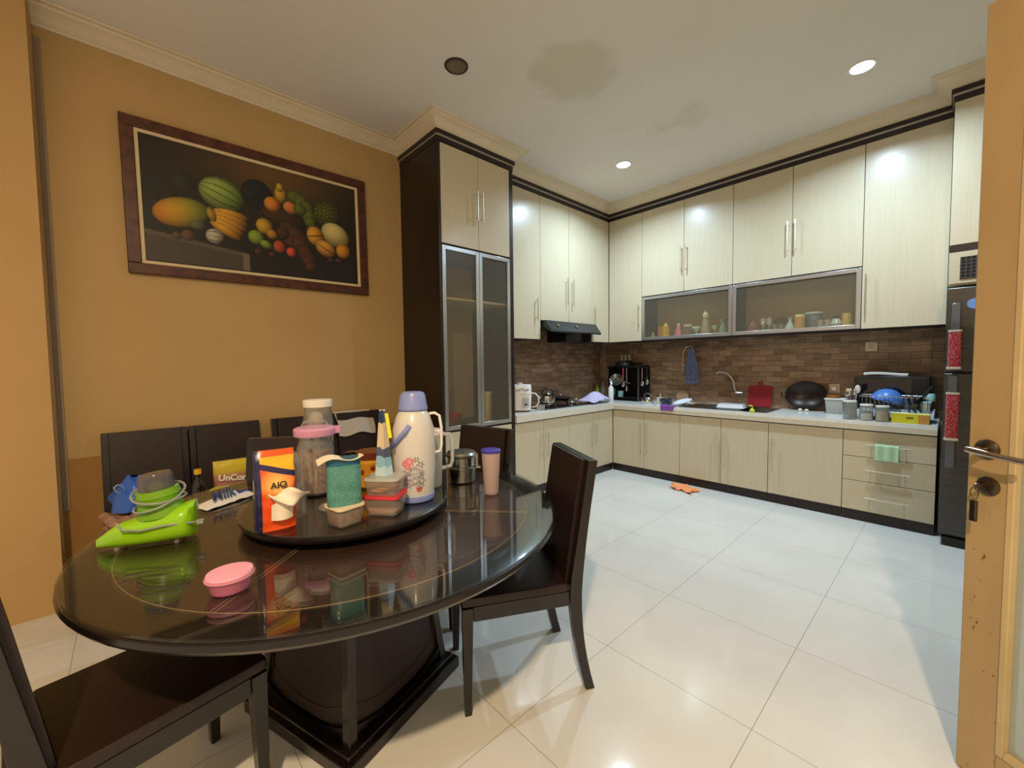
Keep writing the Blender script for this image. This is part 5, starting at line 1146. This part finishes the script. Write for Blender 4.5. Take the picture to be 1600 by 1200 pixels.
# in and around the sink
t = Thing('draining_tray', 'dark perforated tray laid over the sink', 'tray', (-1.60, 4.56, 0.8245))
mb = MB(); mb.box(-0.16, 0.16, -0.215, 0.245, 0.0, 0.004); t.part('tray', mb, mat('dark_blue_tray', srgb(34, 44, 58), 0.3))
t = Thing('serving_dish', 'white rectangular dish upside down over the sink', 'dish', (-1.56, 4.52, 0.829), 0.10)
t.part('dish', MB().rbox(-0.115, 0.115, -0.075, 0.075, 0.0, 0.040, 0.02, 1.12), platem)
t = Thing('soap_dispenser', 'small lime soap pump bottle at the front edge of the sink', 'bottle', (-1.300, 4.300, CZ))
limeb = mat('lime_soap', srgb(190, 200, 50), 0.3)
t.part('bottle', MB().lathe([(0, 0), (0.021, 0), (0.024, 0.020), (0.012, 0.038), (0, 0.040)], seg=20), limeb)
t.part('pump', MB().tube([(0, 0, 0.040), (0, 0, 0.062), (-0.030, 0, 0.064)], 0.006, 8), limeb)
rd = mat('red_board', srgb(146, 28, 44), 0.4)
pl = [(-0.113, 0), (0.107, 0), (0.112, 0.205), (0.100, 0.222), (0.020, 0.224), (0.018, 0.262), (0.0, 0.272), (-0.018, 0.262), (-0.020, 0.222), (-0.100, 0.218), (-0.113, 0.203)]
single('chopping_board', 'red chopping board leaning on the splashback behind the sink', 'chopping board', MB().prism(pl, 'y', -0.005, 0.005, Matrix.Rotation(-0.10, 4, 'X')), rd, (-1.395, 4.843, CZ+0.006), bevel=0.002)
t = Thing('wok', 'large dark wok standing on edge against the splashback', 'wok', (-0.982, 4.845, CZ))
MW = Matrix.Translation((0, 0, 0.141)) @ Matrix.Rotation(PI/2-0.14, 4, 'X') @ Matrix.Diagonal((1, 0.80, 1, 1))
wk = mat('burnt_wok', srgb(44, 30, 26), 0.35, metal=0.3)
t.part('pan', MB().lathe([(0, -0.020), (0.06, -0.012), (0.12, 0.008), (0.165, 0.050), (0.172, 0.056), (0.168, 0.060), (0.160, 0.052), (0.11, 0.014), (0, -0.012)], seg=48, mtx=MW), wk)
t.part('handle', MB().tube([MW @ Vector(v) for v in ((-0.168, 0.04, 0.056), (-0.20, 0.03, 0.058), (-0.20, -0.03, 0.058), (-0.168, -0.04, 0.056))], 0.006, 8), wk)
t = Thing('plastic_basin', 'grey-white plastic tub between the wok and the dish rack', 'tub', (-0.735, 4.715, CZ))
t.part('tub', MB().rbox(-0.072, 0.072, -0.09, 0.09, 0.0, 0.130, 0.02, 0.84), milky)
t.part('rim', MB().rbox(-0.078, 0.078, -0.096, 0.096, 0.1305, 0.138, 0.022), white)
single('biscuit_tin', 'flat brown round tin on the grey-white tub', 'tin', MB().cyl((0, 0, 0), 0.052, 0.026, 28), mat('brown_tin', srgb(140, 92, 44), 0.4, metal=0.2), (-0.762, 4.745, CZ+0.139))
def socket(name, label, x, z):
    t = Thing(name, label, 'socket', (x, YW-0.0122, z)); t.part('plate', MB().rbox(-0.042, 0.042, -0.010, 0, -0.042, 0.042, 0.004), mat('cream_socket', srgb(206, 190, 168), 0.4), bevel=0.002)
    t.part('rocker', MB().box(-0.018, 0.018, -0.0125, -0.0102, -0.022, 0.022), mat('socket_inner', srgb(190, 172, 150), 0.4)); return t
socket('wall_socket', 'beige wall socket high on the splashback, left of the fridge', -0.52, 1.425)
t = socket('wall_socket', 'beige wall socket low on the splashback above the brown tin', -0.775, 1.04)
t.part('plug', MB().rbox(-0.020, 0.020, -0.045, -0.0128, -0.020, 0.016, 0.006), white)
single('garlic_bulb', 'white garlic bulb on the worktop before the wok, left one', 'vegetable', MB().lathe([(0, 0), (0.016, 0.004), (0.020, 0.012), (0.010, 0.022), (0, 0.028)], seg=16), mat('garlic', (0, 0, 0, 1)), (-1.010, 4.72, CZ), 0, 'garlic before the wok')
single('garlic_bulb', 'white garlic bulb on the worktop before the wok, right one', 'vegetable', MB().lathe([(0, 0), (0.016, 0.004), (0.020, 0.012), (0.010, 0.022), (0, 0.028)], seg=16), mat('garlic', (0, 0, 0, 1)), (-0.955, 4.70, CZ), 0, 'garlic before the wok')
# oven behind the dish rack
t = Thing('microwave_oven', 'black microwave oven on the worktop behind the dish rack', 'microwave', (-0.37, 4.765, CZ))
t.part('body', MB().box(-0.235, 0.235, -0.095, 0.095, 0.012, 0.345), mat('oven_black', srgb(24, 26, 22), 0.35), bevel=0.006)
t.part('door_glass', MB().box(-0.22, 0.13, -0.0985, -0.0955, 0.03, 0.33), black_gl, bevel=0.002)
t.part('control_strip', MB().box(0.14, 0.22, -0.0985, -0.0955, 0.03, 0.33), blackp, bevel=0.002)
for x in (-0.2, 0.2): t.part('foot', MB().cyl((x, -0.05, 0), 0.012, 0.0115, 12), blackp)
for x in (-0.2, 0.2): t.part('foot', MB().cyl((x, 0.06, 0), 0.012, 0.0115, 12), blackp)
mb = MB(); mb.grid(lambda u, v: Vector((-0.14+0.28*u, -0.06+0.12*v, 0.012+0.010*math.sin(PI*v)+0.006*math.sin(5*u))), 14, 8, 0.014)
single('folded_cloth', 'folded white cloth lying on top of the black microwave', 'cloth', mb, mat('white_cotton', srgb(232, 230, 226), 0.9), (-0.405, 4.735, CZ+0.3455+0.010))
# dish rack
t = Thing('dish_rack', 'white dish drainer with chrome wires near the fridge', 'dish rack', (-0.325, 4.50, CZ))
wp = mat('white_rack_plastic', srgb(226, 236, 246), 0.3)
mb = MB(); mb.box(-0.215, 0.215, -0.115, 0.115, 0.030, 0.036); mb.box(-0.225, 0.225, -0.125, -0.115, 0.030, 0.075); mb.box(-0.225, 0.225, 0.115, 0.125, 0.030, 0.075); mb.box(-0.225, -0.215, -0.115, 0.115, 0.030, 0.075); mb.box(0.215, 0.225, -0.115, 0.115, 0.030, 0.090)
t.part('basin', mb, wp, bevel=0.003)
for x in (-0.19, 0.19):
    for y in (-0.10, 0.10): t.part('foot', MB().cyl((x, y, 0), 0.012, 0.0295, 12), wp)
mb = MB(); mb.tube([(-0.21, -0.112, 0.19), (0.19, -0.112, 0.19), (0.19, 0.112, 0.19), (-0.21, 0.112, 0.19)], 0.003, 8, closed=True)
t.part('wire_rim', mb, steel)
for k in range(15):
    x = -0.19+0.027*k; t.part('wire', MB().tube([(x, -0.112, 0.19), (x, -0.108, 0.06), (x, -0.09, 0.037), (x, 0.09, 0.037), (x, 0.108, 0.06), (x, 0.112, 0.19)], 0.0018, 6), steel)
t.part('end_panel', MB().rbox(0.150, 0.205, -0.10, 0.10, 0.040, 0.150, 0.015, 0.6), wp)
RKZ = CZ+0.0395
mb = MB(); mb.lathe([(0.105, 0), (0.100, 0.03), (0.075, 0.070), (0.035, 0.095), (0, 0.098)], seg=36, mtx=Matrix.Rotation(math.radians(14), 4, 'Y'))
single('plastic_bowl', 'bright blue bowl upside down in the dish rack', 'bowl', mb, mat('blue_plastic_bowl', srgb(80, 122, 200), 0.3), (-0.375, 4.50, RKZ+0.110))
for k in range(3):
    mb = MB(); mb.lathe([(0, 0), (0.05, 0), (0.082, 0.014), (0.079, 0.016), (0.048, 0.004), (0, 0.004)], seg=32, mtx=Matrix.Rotation(PI/2-0.2, 4, 'Y'))
    single('plate', ('dark-rimmed plate standing in the dish rack, ' + ['left', 'middle', 'right'][k] + ' of three'), 'plate', mb, mat('grey_china', srgb(120, 124, 132), 0.25, coat=0.4), (-0.262+0.034*k, 4.50, RKZ+0.085), 0, 'plates standing in the dish rack')
t = Thing('frying_pan', 'black handled pan leaning in the right half of the dish rack', 'pan', (-0.185, 4.41, RKZ+0.10))
MP = Matrix.Rotation(math.radians(-52), 4, 'Y')
t.part('pan', MB().lathe([(0, 0), (0.055, 0), (0.072, 0.028), (0.070, 0.028), (0.053, 0.003), (0, 0.003)], seg=30, mtx=MP), mat('pan_grey', srgb(70, 72, 76), 0.25, metal=0.8))
t.part('handle', MB().tube([MP @ Vector(v) for v in ((0.068, 0, 0.022), (0.11, 0, 0.026), (0.16, 0, 0.030))], 0.010, 10), blackp)
single('scouring_sponge', 'pale turquoise scourer on the right end of the dish rack', 'sponge', MB().lathe([(0, 0), (0.024, 0), (0.028, 0.03), (0.022, 0.055), (0, 0.06)], seg=20), mat('pale_turquoise', srgb(150, 200, 200), 0.6), (-0.122, 4.42, 0.987))
t = Thing('cutlery_holder', 'steel cutlery holder with spoons at the left end of the dish rack', 'cutlery holder', (-0.590, 4.47, CZ))
t.part('cup', MB().lathe([(0, 0), (0.036, 0), (0.038, 0.14), (0.036, 0.14), (0.034, 0.004), (0, 0.004)], seg=24), jarglass)
for k in range(6):
    a = k*1.05; mb = MB(); dx, dy = 0.014*math.cos(a), 0.014*math.sin(a); hz = 0.165+0.012*(k % 3)+(0.03 if k == 0 else 0); f_ = 1.5 if k in (0, 3) else 1.0
    lab = {0: 'pale plastic rice spoon, tallest in the cutlery holder by the dish rack', 3: 'round steel ladle leaning left in the cutlery holder'}.get(k, 'steel spoon standing in the cutlery holder by the dish rack')
    single({0: 'rice_spoon', 3: 'ladle'}.get(k, 'spoon'), lab, 'spoon', mb.tube([(dx*0.4, dy*0.4, 0.006), (dx*2.0, dy*2.0, hz)], 0.003, 6).ball((dx*2.4, dy*2.4, hz+0.030*f_), 0.013*f_, 0.006, 0.024*f_), mat('pale_rice_spoon', srgb(206, 196, 200), 0.4) if k == 0 else steel, (-0.590, 4.47, CZ), 0, None if k in (0, 3) else 'spoons in the cutlery holder')
def gjar(x, y, r, h, label, cont):
    t = Thing('storage_jar', label, 'jar', (x, y, CZ), 0, 'glass jars in front of the dish rack')
    t.part('glass', MB().lathe([(0, 0), (r*0.95, 0), (r, 0.005), (r, h*0.88), (r*0.9, h), (r*0.86, h), (r*0.94, h*0.87), (r*0.94, 0.006), (0, 0.005)], seg=20, shape=(lambda a: 1+0.03*math.cos(8*a))), jarglass)
    t.part('lid', MB().lathe([(0, h+0.0005), (r*0.98, h+0.0005), (r*0.98, h+0.012), (0, h+0.014)], seg=28), white)
    if cont: t.part('contents', MB().lathe([(0, 0.007), (r*0.90, 0.007), (r*0.90, h*cont[0]), (0, h*cont[0]+0.004)], seg=24), cont[1])
gjar(-0.585, 4.325, 0.046, 0.142, 'tall square-cut glass jar with white lid, leftmost of the three jars by the dish rack', None)
gjar(-0.480, 4.325, 0.043, 0.118, 'clear glass jar half full of white sugar, middle of the three jars', (0.45, mat('sugar', srgb(236, 236, 236), 0.9)))
gjar(-0.383, 4.318, 0.043, 0.112, 'clear glass jar with cream contents, beside the yellow box', (0.7, mat('cream_powder', srgb(222, 208, 180), 0.9)))
t = Thing('food_box', 'flat yellow cardboard box at the worktop edge before the dish rack', 'box', (-0.226, 4.335, CZ))
ybx = mat('yellow_box_side', srgb(206, 196, 40), 0.4)
t.part('box', MB().box(-0.104, 0.104, -0.036, 0.036, 0, 0.070), ybx, bevel=0.002)
t.part('lid_panel', MB().box(-0.105, 0.105, -0.037, 0.037, 0.0702, 0.074), mat('pale_yellow_card', srgb(236, 224, 120), 0.4), bevel=0.001)
t.part('orange_print', MB().box(0.045, 0.103, -0.0372, -0.0362, 0.004, 0.064), mat('orange_print', srgb(190, 130, 60), 0.4), smooth=False)
t.part('dark_print', MB().box(-0.02, 0.02, -0.0372, -0.0362, 0.036, 0.050), mat('olive_print', srgb(120, 100, 30), 0.4), smooth=False)
single('dark_bag', 'small black bag standing between the dish rack and the fridge', 'bag', MB().grid(lambda u, v: bag(u, v, 0.030, 0.12, 0.13, 4.0), 20, 12), blackp, (-0.098, 4.345, CZ)) if False else None
gt_ = noisy('mint_towel', srgb(190, 222, 184), srgb(172, 206, 166), (60, 60, 60), 1.5, rough=0.95)
mb = MB()
def gtw(u, v):
    x = -0.068+0.136*u; s = -0.13+0.25*v
    if abs(s) < 0.011: a = s/0.011*PI/2; y, z = 0.011*math.sin(a), 0.011*math.cos(a)
    else: y = 0.011*math.copysign(1, s); z = -(abs(s)-0.011)
    return Vector((x, -y*(1+0.0)+(-0.004*math.sin(13*u) if s > 0 else 0), z))
mb.grid(gtw, 20, 60, 0.003)
single('tea_towel', 'mint green towel draped over the top drawer handle', 'towel', mb, gt_, (-0.345, YD-0.032, 0.6315))
og = mat('orange_rag', srgb(240, 152, 92), 0.9, sheen=0.3)
mb = MB()
def rag(u, v):
    x, y = -0.18+0.36*u, -0.11+0.22*v
    n_ = noise.noise(Vector((x*9, y*9, 1.7))); m_ = noise.noise(Vector((x*16, y*16, 9.0)))
    return Vector((x*(0.8+0.5*n_)+0.02*m_, y*(0.9+0.4*m_)-0.12*u*0.6+0.05, 0.008+0.030*abs(n_)+0.018*abs(m_)))
mb.grid(rag, 40, 26, 0.004)
single('cleaning_rag', 'crumpled orange rag lying on the white floor tiles', 'rag', mb, og, (-1.87, 4.10, 0.0), 0.05)

# ------------------------------------------------------------------ behind the frosted flaps
SH = ZB+0.0203
def vessel(name, label, x, prof_, m, y=4.66, group='vessels behind the frosted flaps', cat='jar', parts=None):
    t = Thing(name, label, cat, (x, y, SH), 0, group); t.part('body', MB().lathe(prof_, seg=20), m)
    for (n_, p_, mm_) in parts or []: t.part(n_, MB().lathe(p_, seg=20), mm_)
    return t
oj = mat('orange_tin', srgb(200, 120, 60), 0.4); yj = mat('mustard_tin', srgb(206, 166, 30), 0.4); pk = mat('pink_bottle', srgb(222, 120, 150), 0.35)
vessel('salt_shaker', 'round steel shaker, far left behind the left frosted flap', -2.51, [(0, 0), (0.03, 0), (0.034, 0.04), (0.020, 0.08), (0, 0.09)], steel, cat='shaker')
vessel('canister', 'orange canister behind the left frosted flap', -2.415, [(0, 0), (0.045, 0), (0.045, 0.15), (0, 0.152)], oj, y=4.70, cat='canister')
vessel('canister', 'mustard yellow canister with pointed lid behind the left frosted flap', -2.335, [(0, 0), (0.045, 0), (0.045, 0.14), (0, 0.141)], yj, y=4.64, cat='canister', parts=[('lid', [(0, 0.1415), (0.030, 0.1415), (0.012, 0.175), (0, 0.185)], mat('pale_yellow_lid', srgb(226, 196, 80), 0.4))])
vessel('squeeze_bottle', 'pink bottle with white cap behind the left frosted flap', -2.19, [(0, 0), (0.046, 0), (0.040, 0.05), (0.022, 0.13), (0, 0.135)], pk, cat='bottle', parts=[('cap', [(0, 0.1355), (0.014, 0.1355), (0.014, 0.165), (0, 0.167)], white)])
vessel('glass_jar', 'clear jar with beige lid behind the left frosted flap', -2.083, [(0, 0), (0.045, 0), (0.048, 0.12), (0, 0.121)], jarglass, parts=[('lid', [(0, 0.1215), (0.048, 0.1215), (0.048, 0.145), (0, 0.147)], mat('cream_soft_lid', (0, 0, 0, 1)))])
vessel('glass_goblet', 'white rimmed stemmed bowl behind the left frosted flap', -1.985, [(0, 0), (0.030, 0), (0.030, 0.004), (0.006, 0.010), (0.006, 0.055), (0.046, 0.095), (0.048, 0.115), (0, 0.112)], mat('aqua_white', srgb(206, 232, 226), 0.3), cat='goblet')
vessel('tall_jug', 'tall beige jug with cream figure top behind the left frosted flap', -1.885, [(0, 0), (0.040, 0), (0.045, 0.08), (0.030, 0.19), (0, 0.195)], mat('beige_jug', srgb(176, 158, 136), 0.5), cat='jug', parts=[('top', [(0, 0.1955), (0.026, 0.20), (0.034, 0.235), (0.014, 0.27), (0.006, 0.30), (0, 0.302)], mat('cream_top', srgb(230, 218, 180), 0.4))])
vessel('glass_goblet', 'pale green stemmed glass behind the left frosted flap', -1.785, [(0, 0), (0.028, 0), (0.028, 0.004), (0.006, 0.010), (0.006, 0.05), (0.034, 0.085), (0.036, 0.11), (0, 0.105)], mat('pale_green_glass', srgb(176, 200, 170), 0.2), cat='goblet')
vessel('glass_vase', 'grey-green glass vase at the right end of the left frosted flap', -1.70, [(0, 0), (0.035, 0), (0.042, 0.06), (0.020, 0.13), (0.036, 0.17), (0, 0.165)], mat('grey_green_glass', srgb(150, 170, 150), 0.2), cat='vase')
vessel('pottery_jar', 'reddish brown pot at the left end of the right frosted flap', -1.42, [(0, 0), (0.055, 0), (0.062, 0.06), (0.030, 0.12), (0, 0.15)], mat('red_brown_pot', srgb(130, 80, 54), 0.5), cat='pot')
def goblet(x, label): vessel('wine_glass', label, x, [(0, 0), (0.026, 0), (0.026, 0.003), (0.004, 0.008), (0.004, 0.06), (0.026, 0.085), (0.026, 0.13), (0.020, 0.145), (0, 0.148)], mat('silvery_glass', srgb(206, 204, 196), 0.12, metal=0.6), cat='glass', group='silvery glasses behind the right frosted flap')
goblet(-1.325, 'silvery goblet behind the right frosted flap, left of a pair'); goblet(-1.268, 'silvery goblet behind the right frosted flap, right of a pair')
single('serving_plate', 'grey plate standing at the back behind the right frosted flap', 'plate', MB().cyl((0, 0, 0), 0.080, 0.008, 32, mtx=Matrix.Rotation(PI/2-0.12, 4, 'X')), mat('grey_brown_plate', srgb(128, 116, 104), 0.4), (-1.20, 4.80, SH+0.080))
for k in range(2): vessel('shot_glass', 'small clear glass behind the right frosted flap, %s of two before the plate' % ('left', 'right')[k], -1.208+0.052*k, [(0, 0), (0.018, 0), (0.021, 0.075), (0.019, 0.075), (0.016, 0.004), (0, 0.004)], jarglass, y=4.60, cat='glass', group='shot glasses behind the right frosted flap')
vessel('glass_decanter', 'small clear decanter behind the right frosted flap', -1.085, [(0, 0), (0.042, 0), (0.040, 0.04), (0.014, 0.09), (0.012, 0.11), (0.022, 0.13), (0, 0.13)], mat('pale_blue_glass', srgb(196, 214, 220), 0.15), y=4.62, cat='decanter')
vessel('canister', 'ochre canister with cream lid behind the right frosted flap', -1.005, [(0, 0), (0.040, 0), (0.040, 0.125), (0, 0.126)], mat('ochre_tin', srgb(206, 158, 88), 0.4), y=4.60, cat='canister', parts=[('lid', [(0, 0.1265), (0.040, 0.1265), (0.036, 0.15), (0, 0.152)], mat('cream_top', (0, 0, 0, 1)))])
vessel('storage_tub', 'large grey-blue tub with pale lid behind the right frosted flap', -0.915, [(0, 0), (0.058, 0), (0.064, 0.15), (0, 0.151)], mat('grey_blue_tub', srgb(120, 126, 142), 0.4), y=4.70, cat='tub', parts=[('lid', [(0, 0.1515), (0.070, 0.1515), (0.070, 0.170), (0, 0.172)], mat('pale_lid', srgb(196, 204, 206), 0.4))])
for k in range(2): vessel('glass_bowl', 'small silvery bowl behind the right frosted flap, %s of two right of the big tub' % ('left', 'right')[k], -0.845+0.05*k, [(0, 0), (0.018, 0), (0.024, 0.05), (0.026, 0.085), (0, 0.08)], mat('silvery_glass', (0, 0, 0, 1)), y=4.60, cat='bowl', group='small bowls behind the right frosted flap')
vessel('glass_globe', 'round white jar with dark cap behind the right frosted flap', -0.735, [(0, 0), (0.025, 0), (0.046, 0.045), (0.025, 0.090), (0, 0.092)], mat('white_globe', srgb(200, 198, 196), 0.25), y=4.62, cat='jar', parts=[('cap', [(0, 0.0925), (0.026, 0.0925), (0.026, 0.112), (0, 0.114)], blackp)])
vessel('candle', 'thick ochre candle at the right end of the right frosted flap', -0.665, [(0, 0), (0.034, 0), (0.034, 0.125), (0.030, 0.132), (0, 0.128)], mat('ochre_wax', srgb(206, 168, 96), 0.5), y=4.64, cat='candle')
# inside the tall cabinet
t = Thing('mixing_bowl', 'red bowl inside the tall cabinet behind its left glass door', 'bowl', (-3.10, 2.10, 0.7586))
t.part('bowl', MB().lathe([(0, 0), (0.06, 0), (0.12, 0.10), (0.116, 0.10), (0.058, 0.004), (0, 0.004)], seg=30), mat('red_bowl', srgb(190, 40, 44), 0.4))
t = Thing('storage_canister', 'tall cream canister inside the tall cabinet behind its right glass door', 'canister', (-3.08, 2.50, 0.7586))
t.part('body', MB().cyl((0, 0, 0), 0.060, 0.26, 28), mat('cream_canister', srgb(214, 200, 160), 0.4))
t.part('lid', MB().cyl((0, 0, 0.2605), 0.063, 0.025, 28), mat('cream_top', (0, 0, 0, 1)))
t = Thing('coffee_cup', 'small white cup inside the tall cabinet beside the cream canister', 'cup', (-2.98, 2.37, 0.7586))
t.part('cup', MB().lathe([(0, 0), (0.025, 0), (0.038, 0.06), (0.036, 0.06), (0.023, 0.004), (0, 0.004)], seg=24), white)
t.part('handle', MB().tube([(0.034, 0, 0.05), (0.055, 0, 0.045), (0.052, 0, 0.02), (0.028, 0, 0.014)], 0.004, 8), white)
